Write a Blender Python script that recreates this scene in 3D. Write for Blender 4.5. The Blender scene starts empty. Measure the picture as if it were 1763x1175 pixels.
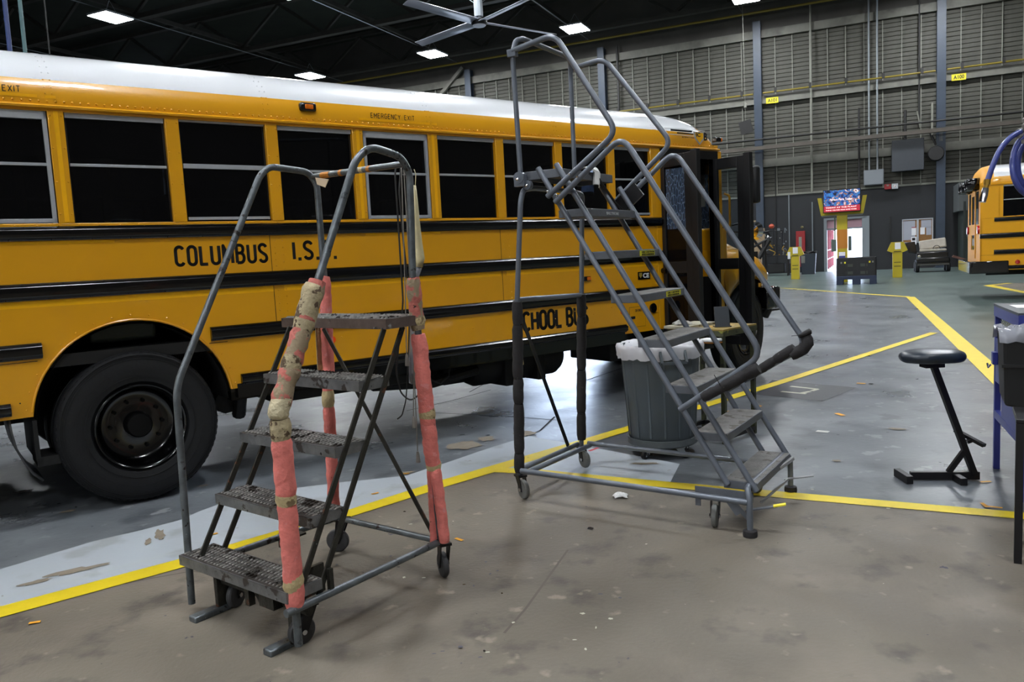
import bpy, bmesh, math, random
from mathutils import Vector, Matrix, Euler
PI = math.pi
R = math.radians
random.seed(7)
S = bpy.context.scene
COL = S.collection

# ------------------------------------------------------------------ camera, world, exposure
FPX, PITCH, ROLL, CAMH = 1350.26, 0.1051, -0.0519, 1.5248
cp, sp, cr, sr = math.cos(PITCH), math.sin(PITCH), math.cos(ROLL), math.sin(ROLL)
fwd = Vector((0, cp, -sp)); up0 = Vector((0, sp, cp)); rt0 = Vector((1, 0, 0))
rt = cr * rt0 + sr * up0; upv = -sr * rt0 + cr * up0
cd = bpy.data.cameras.new('camera'); cam = bpy.data.objects.new('camera', cd); COL.objects.link(cam)
M = Matrix((rt, upv, -fwd)).transposed().to_4x4(); M.translation = Vector((0, 0, CAMH))
cam.matrix_world = M
cd.sensor_fit = 'HORIZONTAL'; cd.sensor_width = 36.0; cd.lens = 36.0 * FPX / 1763.0
cd.clip_start = 0.05; cd.clip_end = 400
S.camera = cam

w = bpy.data.worlds.new('daylight'); S.world = w; w.use_nodes = True
bg = w.node_tree.nodes['Background']
bg.inputs[0].default_value = (0.62, 0.76, 1.0, 1); bg.inputs[1].default_value = 16.0

S.view_settings.view_transform = 'Standard'
try: S.view_settings.look = 'None'
except Exception: pass
S.view_settings.gamma = 1.0
S.view_settings.use_curve_mapping = False
S.view_settings.exposure = 0.0
S.cycles.use_denoising = True
S.cycles.max_bounces = 8
S.cycles.transparent_max_bounces = 16
S.cycles.sample_clamp_indirect = 6.0
S.cycles.caustics_reflective = False
S.cycles.caustics_refractive = False
LAMP = 160.0        # strength of the ceiling light diffusers

# ------------------------------------------------------------------ building frame: t along the far wall, m in front of it
P0 = Vector((16.3854, 40.5871, 0)); WA = R(-24.6137)
BD = Vector((math.cos(WA), math.sin(WA), 0)); BN = Vector((-BD.y, BD.x, 0))
def W(t, m, z=0): return P0 + BD * t - BN * m + Vector((0, 0, z))
def F(px, py, z=0.0):
    """point on a horizontal plane for a pixel of the 1763x1175 frame"""
    d = fwd + rt * ((px - 881.5) / FPX) - upv * ((py - 587.5) / FPX)
    k = (z - CAMH) / d.z
    return Vector((0, 0, CAMH)) + d * k

# ------------------------------------------------------------------ materials
def s2l(c):
    if isinstance(c, str):
        c = tuple(int(c[i:i + 2], 16) / 255 for i in (0, 2, 4))
    return tuple((x / 12.92 if x <= 0.04045 else ((x + 0.055) / 1.055) ** 2.4) for x in c)
MATS = {}
def mat(name, col, rough=0.5, metal=0.0, var=0.0, vs=6.0, bump=0.0, bs=40.0, coat=0.0, rvar=0.0,
        spots=None, spec=0.5, stretch=None, emit=None, trans=0.0):
    """spots = list of (hex, threshold, scale)"""
    if name in MATS: return MATS[name]
    m = bpy.data.materials.new(name); m.use_nodes = True; nt = m.node_tree; N = nt.nodes; L = nt.links
    b = N['Principled BSDF']
    c = s2l(col)
    b.inputs['Base Color'].default_value = (*c, 1)
    b.inputs['Roughness'].default_value = rough; b.inputs['Metallic'].default_value = metal
    b.inputs['Specular IOR Level'].default_value = spec
    b.inputs['Coat Weight'].default_value = coat; b.inputs['Coat Roughness'].default_value = 0.04
    if trans: b.inputs['Transmission Weight'].default_value = trans
    tc = N.new('ShaderNodeTexCoord'); vec = tc.outputs['Object']
    if stretch:
        mp = N.new('ShaderNodeMapping'); L.new(vec, mp.inputs[0]); mp.inputs['Scale'].default_value = stretch; vec = mp.outputs[0]
    out = None
    if var > 0:
        n = N.new('ShaderNodeTexNoise'); n.inputs['Scale'].default_value = vs; n.inputs['Detail'].default_value = 5
        n.inputs['Roughness'].default_value = 0.6; L.new(vec, n.inputs['Vector'])
        r = N.new('ShaderNodeValToRGB'); r.color_ramp.elements[0].position = 0.3; r.color_ramp.elements[1].position = 0.7
        r.color_ramp.elements[0].color = (*[x * (1 - var) for x in c], 1)
        r.color_ramp.elements[1].color = (*[min(1, x * (1 + var)) for x in c], 1)
        L.new(n.outputs['Fac'], r.inputs[0]); out = r.outputs[0]
        if rvar:
            mr = N.new('ShaderNodeMapRange'); L.new(n.outputs['Fac'], mr.inputs['Value'])
            mr.inputs['From Min'].default_value = 0.3; mr.inputs['From Max'].default_value = 0.7
            mr.inputs['To Min'].default_value = max(0, rough - rvar); mr.inputs['To Max'].default_value = rough + rvar
            L.new(mr.outputs[0], b.inputs['Roughness'])
    for i, sp_ in enumerate(spots or []):
        sc, th, ss = sp_[:3]; soft = sp_[3] if len(sp_) > 3 else 0.03
        n = N.new('ShaderNodeTexNoise'); n.inputs['Scale'].default_value = ss; n.inputs['Detail'].default_value = 4
        n.noise_dimensions = '4D'; n.inputs['W'].default_value = 3.7 * (i + 1); L.new(vec, n.inputs['Vector'])
        r = N.new('ShaderNodeValToRGB'); r.color_ramp.elements[0].position = th; r.color_ramp.elements[1].position = min(1, th + soft)
        L.new(n.outputs['Fac'], r.inputs[0])
        mx = N.new('ShaderNodeMix'); mx.data_type = 'RGBA'
        L.new(r.outputs[0], mx.inputs['Factor'])
        if out is not None: L.new(out, mx.inputs['A'])
        else: mx.inputs['A'].default_value = (*c, 1)
        mx.inputs['B'].default_value = (*s2l(sc), 1)
        out = mx.outputs['Result']
    if out is not None: L.new(out, b.inputs['Base Color'])
    if bump > 0:
        n = N.new('ShaderNodeTexNoise'); n.inputs['Scale'].default_value = bs; n.inputs['Detail'].default_value = 4; L.new(vec, n.inputs['Vector'])
        bp = N.new('ShaderNodeBump'); bp.inputs['Strength'].default_value = bump; bp.inputs['Distance'].default_value = 0.01
        L.new(n.outputs['Fac'], bp.inputs['Height']); L.new(bp.outputs[0], b.inputs['Normal'])
    if emit:
        b.inputs['Emission Color'].default_value = (*s2l(emit[0]), 1); b.inputs['Emission Strength'].default_value = emit[1]
    MATS[name] = m
    return m

YEL = mat('bus_yellow', 'e2a010', 0.28, var=0.04, vs=0.7, coat=0.9)
YELR = mat('rear_bus_yellow', 'd8960e', 0.5, var=0.04, vs=0.7)
YTAPE = mat('reflective_yellow_tape', 'f8b60a', 0.35, var=0.03, vs=30, coat=0.3)
WHT = mat('bus_white_paint', 'dcdee2', 0.3, coat=0.8, var=0.02, vs=1)
BLK = mat('gloss_black_paint', '040405', 0.2, coat=0.25, spec=.4)
DBLK = mat('dull_black', '0b0b0c', 0.6, var=0.3, vs=12)
CHAS = mat('chassis_black', '050506', 0.65, var=0.4, vs=7, bump=0.3, bs=20)
RUB = mat('tyre_rubber', '101114', 0.62, var=0.2, vs=20, bump=0.15, bs=60, spec=0.4)
RIMB = mat('rim_black', '030304', 0.2, coat=0.3)
HUBB = mat('hub_black', '020202', 0.6, spec=.2)
ALU = mat('aluminium', 'b4b8be', 0.42, metal=0.35, var=0.06, vs=20)
CHR = mat('chrome', 'd8d8dc', 0.12, metal=1.0)
STEEL = mat('worn_steel_tube', '62686c', 0.36, metal=0.45, var=0.35, vs=14, rvar=0.12, bump=0.2, bs=60,
            spots=[('2c2622', 0.62, 22), ('8d9297', 0.68, 60), ('c07a22', 0.74, 34)])
STEELD = mat('dirty_steel_bar', '35342f', 0.5, metal=0.4, var=0.4, vs=18, bump=0.3, bs=80,
             spots=[('5a3c2c', 0.63, 25), ('76787a', 0.7, 50)])
TREAD = mat('worn_grip_tread', '625f5a', 0.45, metal=0.4, var=0.4, vs=22, bump=0.3, bs=90,
            spots=[('23201e', 0.56, 14), ('a0a2a4', 0.68, 60), ('b8741c', 0.76, 20)])
TEETH = mat('worn_grip_teeth', 'b4b2ae', 0.3, metal=0.7, var=0.5, vs=24, spots=[('3a3430', 0.56, 12)])
TUBE2 = mat('grey_enamel_tube', '646a74', 0.33, metal=0.2, var=0.12, vs=10, rvar=0.05, spots=[('9aa0a8', 0.74, 70)])
STEP2 = mat('grey_enamel_step', '5b5f66', 0.5, metal=0.1, var=0.15, vs=9, bump=0.15, bs=120)
GRIT = mat('dusty_grit_step_top', '716f6d', 0.8, var=0.25, vs=14, bump=0.5, bs=260, spots=[('a9a7a2', 0.66, 90), ('55504a', 0.6, 12)])
FOAMK = mat('black_foam', '262426', 0.85, var=0.25, vs=18, bump=0.3, bs=60, spots=[('4a4648', 0.66, 30)])
FOAMP = mat('pink_foam', 'df7c73', 0.85, var=0.16, vs=16, bump=0.5, bs=70, spots=[('e08a86', 0.62, 25), ('6a3030', 0.7, 30)])
FOAMS = mat('soiled_pink_foam', 'b8685e', 0.85, var=0.3, vs=24, bump=0.7, bs=60, spots=[('94836a', 0.48, 18), ('3f302c', 0.62, 22)])
EDGE = mat('worn_step_edge', '7c7d7f', 0.38, metal=0.6, var=0.3, vs=12, bump=0.15, bs=60, spots=[('4a4441', 0.6, 14), ('2c2826', 0.66, 30), ('c9782a', 0.775, 16)])
PLATE = mat('dark_grip_plate', '37332f', 0.55, metal=0.3, var=0.4, vs=16, spots=[('5e5b57', 0.62, 30), ('1c1917', 0.6, 9)])
MTAPE = mat('masking_tape', 'b9a67c', 0.75, var=0.2, vs=20, bump=0.6, bs=90, spots=[('776448', 0.6, 20)])
MTAPE2 = mat('soiled_masking_tape', 'a69878', 0.75, var=0.25, vs=30, bump=0.8, bs=70, spots=[('54422f', 0.55, 26)])
CASTER = mat('caster_rubber', '3a3a3c', 0.6, var=0.2, vs=30)
CASTG = mat('caster_grey_rubber', '6b6c6a', 0.6, var=0.2, vs=30)
DARKM = mat('dark_metal', '1b1a1c', 0.42, metal=0.4, var=0.2, vs=20)

def glassmat(name, tint, rough=0.02, dark=(0.0, 0.0, 0.0), opaque=0.75, spec=0.5):
    m = bpy.data.materials.new(name); m.use_nodes = True; nt = m.node_tree; N = nt.nodes; L = nt.links
    b = N['Principled BSDF']; b.inputs['Base Color'].default_value = (*dark, 1); b.inputs['Roughness'].default_value = rough
    b.inputs['Specular IOR Level'].default_value = spec
    t = N.new('ShaderNodeBsdfTransparent'); t.inputs[0].default_value = (*tint, 1)
    mx = N.new('ShaderNodeMixShader'); mx.inputs[0].default_value = opaque
    L.new(t.outputs[0], mx.inputs[1]); L.new(b.outputs[0], mx.inputs[2]); L.new(mx.outputs[0], N['Material Output'].inputs[0])
    return m
TINT = glassmat('tinted_glass', (0.35, 0.36, 0.38), dark=(0.003, 0.003, 0.004), opaque=0.55)
CLEAR = glassmat('clear_glass', (0.82, 0.86, 0.88), dark=(0.02, 0.025, 0.03), opaque=0.12)
FILM = glassmat('wrinkled_clear_plastic', (0.85, 0.85, 0.88), rough=0.15, dark=(0.35, 0.36, 0.4), opaque=0.55)
DGLASS = mat('black_window_glass', '040406', 0.04, spec=0.6)

def filmmat():
    m = bpy.data.materials.new('blue_protective_film_glass'); m.use_nodes = True; nt = m.node_tree; N = nt.nodes; L = nt.links
    b = N['Principled BSDF']; b.inputs['Roughness'].default_value = 0.12
    tc = N.new('ShaderNodeTexCoord'); mp = N.new('ShaderNodeMapping'); mp.inputs['Scale'].default_value = (38, 38, 13)
    L.new(tc.outputs['Object'], mp.inputs[0])
    v = N.new('ShaderNodeTexVoronoi'); v.feature = 'DISTANCE_TO_EDGE'; v.inputs['Scale'].default_value = 1.0; L.new(mp.outputs[0], v.inputs['Vector'])
    r = N.new('ShaderNodeValToRGB'); r.color_ramp.elements[0].color = (0.22, 0.28, 0.36, 1); r.color_ramp.elements[1].color = (0.035, 0.055, 0.10, 1)
    r.color_ramp.elements[0].position = 0.0; r.color_ramp.elements[1].position = 0.08
    L.new(v.outputs['Distance'], r.inputs[0]); L.new(r.outputs[0], b.inputs['Base Color'])
    bp = N.new('ShaderNodeBump'); bp.inputs['Strength'].default_value = 0.5; L.new(v.outputs['Distance'], bp.inputs['Height']); L.new(bp.outputs[0], b.inputs['Normal'])
    t = N.new('ShaderNodeBsdfTransparent'); t.inputs[0].default_value = (0.6, 0.7, 0.85, 1)
    mx = N.new('ShaderNodeMixShader'); mx.inputs[0].default_value = 0.7
    L.new(t.outputs[0], mx.inputs[1]); L.new(b.outputs[0], mx.inputs[2]); L.new(mx.outputs[0], N['Material Output'].inputs[0])
    return m
FILMB = filmmat()

# ------------------------------------------------------------------ mesh builder
class MB:
    def __init__(s): s.v = []; s.f = []
    def add(s, vs, fs):
        o = len(s.v); s.v += [tuple(v) for v in vs]; s.f += [tuple(i + o for i in f) for f in fs]; return s
    def box(s, x0, y0, z0, x1, y1, z1, mtx=None):
        v = [Vector(p) for p in ((x0,y0,z0),(x1,y0,z0),(x1,y1,z0),(x0,y1,z0),(x0,y0,z1),(x1,y0,z1),(x1,y1,z1),(x0,y1,z1))]
        if mtx is not None: v = [mtx @ p for p in v]
        return s.add(v, [(0,3,2,1),(4,5,6,7),(0,1,5,4),(1,2,6,5),(2,3,7,6),(3,0,4,7)])
    def bar(s, a, b, wx, wz, side=None):
        """rectangular bar from a to b; width wx along side, height wz across"""
        a = Vector(a); b = Vector(b); d = (b - a).normalized()
        sd = Vector(side) if side is not None else (Vector((0,0,1)).cross(d) if abs(d.z) < .95 else Vector((1,0,0)))
        sd = (sd - d * sd.dot(d)).normalized(); u = d.cross(sd)
        v = []
        for p in (a, b):
            for i, j in ((-1,-1),(1,-1),(1,1),(-1,1)): v.append(p + sd*i*wx/2 + u*j*wz/2)
        return s.add(v, [(3,2,1,0),(4,5,6,7),(0,1,5,4),(1,2,6,5),(2,3,7,6),(3,0,4,7)])
    def tube(s, pts, r, n=10, fillet=0.0, radii=None, closed=False):
        pts = [Vector(p) for p in pts]
        if fillet > 0 and len(pts) > 2:
            q = [pts[0]]
            for i in range(1, len(pts) - 1):
                a, b, c = pts[i-1], pts[i], pts[i+1]
                f = min(fillet, (a-b).length*.45, (c-b).length*.45)
                p1 = b + (a-b).normalized()*f; p2 = b + (c-b).normalized()*f
                for k in range(6):
                    t = k/5; q.append(p1*(1-t)**2 + b*2*t*(1-t) + p2*t*t)
            q.append(pts[-1]); pts = q
        m = len(pts); rr = radii if radii else [r]*m
        if len(rr) != m: rr = [r]*m
        tg = []
        for i in range(m):
            a = pts[(i-1) % m] if (closed or i > 0) else pts[i]; b = pts[(i+1) % m] if (closed or i < m-1) else pts[i]
            tg.append((b-a).normalized())
        u = tg[0].orthogonal().normalized(); vs = []
        for i in range(m):
            u = (u - tg[i]*u.dot(tg[i])).normalized(); v = tg[i].cross(u)
            for k in range(n):
                an = 2*PI*k/n; vs.append(pts[i] + (u*math.cos(an) + v*math.sin(an))*rr[i])
        fs = []
        for i in range(m if closed else m-1):
            j = (i+1) % m
            for k in range(n): fs.append((i*n+k, i*n+(k+1)%n, j*n+(k+1)%n, j*n+k))
        if not closed:
            fs.append(tuple(range(n-1, -1, -1))); fs.append(tuple((m-1)*n+k for k in range(n)))
        return s.add(vs, fs)
    def lathe(s, prof, axis='z', at=(0,0,0), n=24, cap=True):
        """prof: (radius, height) list"""
        vs = []; at = Vector(at)
        for r_, h in prof:
            for k in range(n):
                a = 2*PI*k/n; c_, s_ = r_*math.cos(a), r_*math.sin(a)
                p = {'z': (c_, s_, h), 'y': (s_, h, c_), 'x': (h, c_, s_)}[axis]
                vs.append(Vector(p) + at)
        fs = []
        for i in range(len(prof)-1):
            for k in range(n): fs.append((i*n+k, i*n+(k+1)%n, (i+1)*n+(k+1)%n, (i+1)*n+k))
        if cap:
            fs.append(tuple(range(n-1,-1,-1))); fs.append(tuple((len(prof)-1)*n+k for k in range(n)))
        return s.add(vs, fs)
    def prism(s, poly, axis, a, b):
        """poly 2D extruded along axis ('x': poly=(y,z); 'y': poly=(x,z); 'z': poly=(x,y))"""
        def P(p, h): return {'x': (h, p[0], p[1]), 'y': (p[0], h, p[1]), 'z': (p[0], p[1], h)}[axis]
        n = len(poly); vs = [P(p, a) for p in poly] + [P(p, b) for p in poly]
        fs = [tuple(range(n-1,-1,-1)), tuple(range(n, 2*n))] + [(i, (i+1)%n, n+(i+1)%n, n+i) for i in range(n)]
        return s.add(vs, fs)
    def sheet(s, rows, thick=0.0):
        """rows: grid of points"""
        nr, nc = len(rows), len(rows[0]); vs = [p for r_ in rows for p in r_]
        fs = [(i*nc+j, i*nc+j+1, (i+1)*nc+j+1, (i+1)*nc+j) for i in range(nr-1) for j in range(nc-1)]
        return s.add(vs, fs)
    def dome(s, c, n, r, h, sides=6):
        c = Vector(c); n = Vector(n).normalized(); u = n.orthogonal().normalized(); v = n.cross(u)
        vs = [c + (u*math.cos(2*PI*k/sides) + v*math.sin(2*PI*k/sides))*r for k in range(sides)]
        vs += [c + n*h*.75 + (u*math.cos(2*PI*k/sides) + v*math.sin(2*PI*k/sides))*r*.6 for k in range(sides)]
        vs.append(c + n*h)
        fs = [(k, (k+1)%sides, sides+(k+1)%sides, sides+k) for k in range(sides)] + [(sides+k, sides+(k+1)%sides, 2*sides) for k in range(sides)]
        return s.add(vs, fs)
    def build(s, name, m, parent=None, smooth=35, bevel=0, loc=None, kind=None, solid=0, sub=0, label=None, rot=None):
        me = bpy.data.meshes.new(name); me.from_pydata(s.v, [], s.f); me.update()
        bm = bmesh.new(); bm.from_mesh(me); bmesh.ops.recalc_face_normals(bm, faces=bm.faces); bm.to_mesh(me); bm.free()
        if smooth:
            for p in me.polygons: p.use_smooth = True
            me.set_sharp_from_angle(angle=R(smooth))
        me.materials.append(m)
        o = bpy.data.objects.new(name, me); COL.objects.link(o)
        if parent is not None: o.parent = parent
        if loc is not None: o.location = loc
        if rot is not None: o.rotation_euler = rot
        if solid:
            md = o.modifiers.new('solid', 'SOLIDIFY'); md.thickness = solid; md.offset = 0
        if bevel:
            md = o.modifiers.new('bevel', 'BEVEL'); md.width = bevel; md.segments = 2; md.limit_method = 'ANGLE'; md.angle_limit = R(40)
        if sub:
            md = o.modifiers.new('subd', 'SUBSURF'); md.levels = sub; md.render_levels = sub
        if kind: o['kind'] = kind
        if label: o['label'] = label
        return o

def thing(name, label, cat, loc=(0,0,0), rz=0.0, group=None):
    o = bpy.data.objects.new(name, None); COL.objects.link(o); o.empty_display_size = .1
    o.location = loc; o.rotation_euler = (0, 0, rz); o['label'] = label; o['category'] = cat
    if group: o['group'] = group
    return o
def tag(o, label, cat, group=None):
    o['label'] = label; o['category'] = cat
    if group: o['group'] = group
    return o
def structure(o): o['kind'] = 'structure'; return o
def box(name, m, parent, *c, **k): return MB().box(*c).build(name, m, parent, **k)
def text(body, size, loc, rot, m, parent, name='lettering', sx=0.6, off=0.0, align='LEFT', spacing=1.0, ext=0.0008):
    cu = bpy.data.curves.new(name, 'FONT'); cu.body = body; cu.size = size; cu.offset = off; cu.extrude = ext
    cu.align_x = align; cu.align_y = 'BOTTOM_BASELINE'; cu.space_character = spacing; cu.resolution_u = 3
    cu.materials.append(m)
    o = bpy.data.objects.new(name, cu); COL.objects.link(o); o.parent = parent; o.location = loc; o.rotation_euler = rot; o.scale = (sx, 1, 1)
    return o
def copy_tree(o, parent=None):
    c = o.copy(); COL.objects.link(c); c.parent = parent
    for ch in list(o.children): copy_tree(ch, c)
    return c
def text_fit(body, x0, z0, wd, h, y, m, parent, off=0.0, rot=(PI/2, 0, 0), axis=(1, 0, 0), ext=0.0008, spacing=1.0):
    """text whose ink box is wd by h, upright on a plane facing -y (or as rotated)"""
    o = text(body, 1.0, (0, 0, 0), (0, 0, 0), m, None, sx=1, off=off, ext=ext, spacing=spacing)
    bpy.context.view_layer.update()
    xs = [c[0] for c in o.bound_box]; ys = [c[1] for c in o.bound_box]
    sx = wd / (max(xs) - min(xs)); sy = h / (max(ys) - min(ys))
    me = bpy.data.meshes.new_from_object(o); bpy.data.objects.remove(o)
    me.transform(Matrix.Diagonal((sx, sy, 1, 1))); o = bpy.data.objects.new('lettering', me); COL.objects.link(o)
    me.name = 'lettering'; o.parent = parent; o.rotation_euler = rot
    rm = Euler(rot).to_matrix()
    o.location = Vector((x0, y, z0)) - rm @ Vector((min(xs) * sx, min(ys) * sy, 0))
    return o

def _arc(cx, cy, rx, ry, a0, a1, n=8): return [(cx + rx * math.cos(R(a0 + (a1 - a0) * i / n)), cy + ry * math.sin(R(a0 + (a1 - a0) * i / n))) for i in range(n + 1)]
r_ = .42
GL = {'C': [_arc(.5, 2 - r_, .5, r_, 20, 180) + _arc(.5, r_, .5, r_, 180, 340)],
 'O': [_arc(.5, 2 - r_, .5, r_, 0, 180) + _arc(.5, r_, .5, r_, 180, 360) + [(1, 2 - r_)]],
 'L': [[(0, 2), (0, 0), (.9, 0)]], 'U': [[(0, 2)] + _arc(.5, r_, .5, r_, 180, 360) + [(1, 2)]],
 'M': [[(0, 0), (0, 2), (.6, .7), (1.2, 2), (1.2, 0)]],
 'B': [[(0, 0), (0, 2), (.5, 2)] + _arc(.5, 1.55, .42, .45, 90, -90) + [(0, 1.1), (.5, 1.1)] + _arc(.5, .55, .5, .55, 90, -90) + [(0, 0)]],
 'S': [_arc(.5, 2 - r_, .5, r_, 15, 180) + _arc(.5, 2 - r_, .5, .5, 180, 235, 3) + _arc(.5, r_, .5, .5, 55, 0, 3) + _arc(.5, r_, .5, r_, 0, -165)],
 'I': [[(.0, 0), (.0, 2)]], '.': [[(.02, .02), (.06, .02)]], 'D': [[(0, 0), (0, 2), (.45, 2)] + _arc(.45, 1.45, .5, .55, 90, 0) + _arc(.45, .55, .5, .55, 0, -90) + [(0, 0)]],
 'H': [[(0, 0), (0, 2)], [(1, 0), (1, 2)], [(0, 1.02), (1, 1.02)]], 'E': [[(.85, 2), (0, 2), (0, 0), (.85, 0)], [(0, 1.05), (.7, 1.05)]],
 'R': [[(0, 0), (0, 2), (.5, 2)] + _arc(.5, 1.5, .48, .5, 90, -90) + [(0, 1.0)], [(.5, 1.0), (1, 0)]], 'G': [_arc(.5, 2 - r_, .5, r_, 20, 180) + _arc(.5, r_, .5, r_, 180, 360) + [(1, .95), (.6, .95)]],
 'N': [[(0, 0), (0, 2), (1, 0), (1, 2)]], 'Y': [[(0, 2), (.5, 1), (.5, 0)], [(1, 2), (.5, 1)]], 'X': [[(0, 0), (1, 2)], [(0, 2), (1, 0)]], 'T': [[(.5, 0), (.5, 2)], [(0, 2), (1, 2)]]}
GW = {'M': 1.2, 'I': 0, '.': .3, ' ': .12}
def strokes(body, x0, z0, wd, h, y, m, parent, th=.2, gap=.55):
    """condensed gothic lettering drawn with strokes on the plane y, facing -y"""
    tot = sum(GW.get(c, 1.0 if c not in 'LE' else .87) for c in body) + gap * (len(body) - 1); t = th * h
    kx = (wd - t) / tot; kz = (h - t) / 2; x = x0 + t / 2; b = MB(); zc = z0 + t / 2
    for c in body:
        if c == '.': b.add([(x - t*.1, y, z0), (x + t*.95, y, z0), (x + t*.95, y, z0 + t), (x - t*.1, y, z0 + t)], [(0, 1, 2, 3)]); x += (.3 + gap) * kx; continue
        for path in GL.get(c, []):
            P = [(x + p[0] * kx, zc + p[1] * kz) for p in path]
            for (ax, az), (bx, bz) in zip(P, P[1:]):
                l = math.hypot(bx - ax, bz - az) or 1e-6; nx, nz = -(bz - az) / l * t / 2, (bx - ax) / l * t / 2
                b.add([(ax + nx, y, az + nz), (ax - nx, y, az - nz), (bx - nx, y, bz - nz), (bx + nx, y, bz + nz)], [(0, 1, 2, 3)])
            for px, pz in P[1:-1]: b.add([(px + t / 2 * math.cos(R(45 * i + 22)), y, pz + t / 2 * math.sin(R(45 * i + 22))) for i in range(8)], [tuple(range(8))])
        x += (GW.get(c, 1.0 if c not in 'LE' else .87) + gap) * kx
    return b.build('lettering', m, parent, smooth=0)

# ================================================================== BUILDING SHELL
CONC = mat('bare_brown_concrete', '6d665b', 0.6, var=0.12, vs=2.2, rvar=0.08, bump=0.3, bs=45, spec=0.35,
           spots=[('5c554d', 0.44, .9, .3), ('7b7266', 0.52, 2.2, .25), ('524c46', 0.56, 5, .14), ('867d70', 0.64, 9, .08), ('3c3c46', 0.725, 13, .01), ('b4aa9c', .735, 21, .01), ('2c2a2a', .75, 34, .01)])
GPAINT = mat('worn_grey_floor_paint', '606469', 0.33, var=0.10, vs=1.1, rvar=0.08, bump=0.15, bs=22, spec=0.5,
             spots=[('72767a', 0.5, 1.5, .14), ('4c5055', 0.55, 3.6, .12), ('7e8184', 0.62, 7, .04), ('8f897e', 0.72, 8, .01), ('26272b', 0.735, 19, .01), ('c9c6bd', 0.745, 26, .01)])
WPAINT = mat('worn_pale_floor_paint', 'aab1b8', 0.45, var=0.05, vs=2, rvar=0.06, bump=0.1, bs=30, spots=[('999da0', 0.56, 3, .1), ('8d8c88', 0.70, 12, .02), ('756c60', 0.74, 7, .01), ('b08a4c', 0.75, 16, .01), ('3a3a3c', .755, 24, .01)])
GREENP = mat('green_floor_paint', '56635f', 0.34, var=0.12, vs=.5, rvar=0.06, bump=0.1, bs=12, spots=[('606b68', 0.5, .8, .3), ('414d4b', 0.56, 1.6, .3)])
YLINE = mat('yellow_floor_paint', 'd8bf22', 0.5, var=0.06, vs=8, bump=0.1, bs=60, spots=[('a89830', 0.68, 25), ('77766a', 0.735, 20)])
DPATCH = mat('dark_floor_patch', '35363a', 0.5, var=0.12, vs=6, spots=[('63646a', 0.68, 8)])
CRACK = mat('dark_crack', '232326', 0.8)
WALLP = mat('grimy_grey_wall_panel', '484740', 0.7, var=0.22, vs=1.1, bump=0.1, bs=20, stretch=(1.0, 1.0, 0.45),
            spots=[('35342f', 0.5, .7, .25), ('62625a', 0.6, 1.4, .2)])
STRIP = mat('pale_wall_strip', '7b7b72', 0.6, var=0.15, vs=2)
GIRT = mat('pale_grimy_girt', '6d6c64', 0.65, var=0.25, vs=1.2, spots=[('45443e', 0.55, .9, .2)])
WAINS = mat('dark_painted_masonry', '1c1e22', 0.6, var=0.12, vs=1.2, bump=0.1, bs=15)
BLUEC = mat('slate_blue_steel', '303b4a', 0.5, var=0.12, vs=2)
ROOFD = mat('dark_roof_deck', '20261f', 0.9, var=0.3, vs=.6)
TRUSS = mat('dark_truss_steel', '34332f', 0.7, var=0.2, vs=2)
PIPEY = mat('yellow_pipe_paint', '7c6c1e', 0.5)
CONDUIT = mat('galvanised_conduit', '8b9196', 0.4, metal=0.6)
DARKP = mat('dark_pipe', '1f1e1e', 0.6)
SIDEW = mat('dim_grey_wall', '4d4b47', 0.8, var=0.2, vs=.5)
T0, T1, MB_ = -46.0, 13.0, 128.0      # room extent
HT = 16.0

def slab(name, pts, z0, z1, m, parent=None, **k):
    return MB().prism([(p[0], p[1]) for p in pts], 'z', z0, z1).build(name, m, parent, smooth=0, **k)
fl = structure(slab('floor', [W(T0, -0.3), W(T0, MB_), W(T1, MB_), W(T1, -0.3)], -0.2, 0.0, GPAINT))
cl = structure(slab('ceiling', [W(T0, -0.3), W(T0, MB_), W(T1, MB_), W(T1, -0.3)], HT, HT + .2, ROOFD))
def wall(name, a, b, thick, m, z1=HT):
    a = Vector(a); b = Vector(b); d = (b - a).normalized(); n = Vector((-d.y, d.x, 0)) * thick
    return structure(slab(name, [a, b, b + n, a + n], 0, z1, m))
wall('wall_left', W(T0, MB_), W(T0, 0), .3, SIDEW)
wall('wall_right', W(T1, 0), W(T1, MB_), .3, SIDEW)
wall('wall_front', W(T1, MB_), W(T0, MB_), .3, mat('brown_brick_wall', '6a5148', .8, var=.15, vs=1))

# far wall: dark masonry base with a doorway and a tall hangar opening, grimy ribbed panels between girts above
DT0, DT1, DH = 0.02, 1.93, 2.62           # small doorway
BT0, BT1, BH = -17.2, -12.2, 7.4          # large opening behind the bus
wb = bpy.data.objects.new('wall_back', None); COL.objects.link(wb); structure(wb)
wb.location = P0; wb.rotation_euler = (0, 0, WA)      # local x = t, local y = -m
for (a, b, z0, z1, nm) in ((T0, BT0, 0, 4.05, 'masonry'), (BT1, DT0, 0, 4.05, 'masonry'), (DT1, T1, 0, 4.05, 'masonry'), (DT0, DT1, DH, 4.05, 'masonry'),
                       (T0, BT0, 4.05, HT, 'backing'), (BT0, BT1, BH, HT, 'backing'), (BT1, T1, 4.05, HT, 'backing')):
    box(nm, WAINS if nm == 'masonry' else SIDEW, wb, a, 0.0 if nm == 'masonry' else .12, z0, b, .35, z1, smooth=0)
GZ = [5.77, 9.02, 12.32]
for gz in GZ:
    segs = [(T0, BT0), (BT1, T1)] if gz < BH else [(T0, T1)]
    for a, b in segs: box('girt', GIRT, wb, a, -.16, gz - .2, b, .12, gz + .2, smooth=0)
for a, b in ((T0, BT0), (BT1, T1)): box('ledge', STRIP, wb, a, -.06, 4.05, b, .1, 4.15, smooth=0)
BAY = 8.34; PW = BAY / 10
pan = {}
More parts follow.
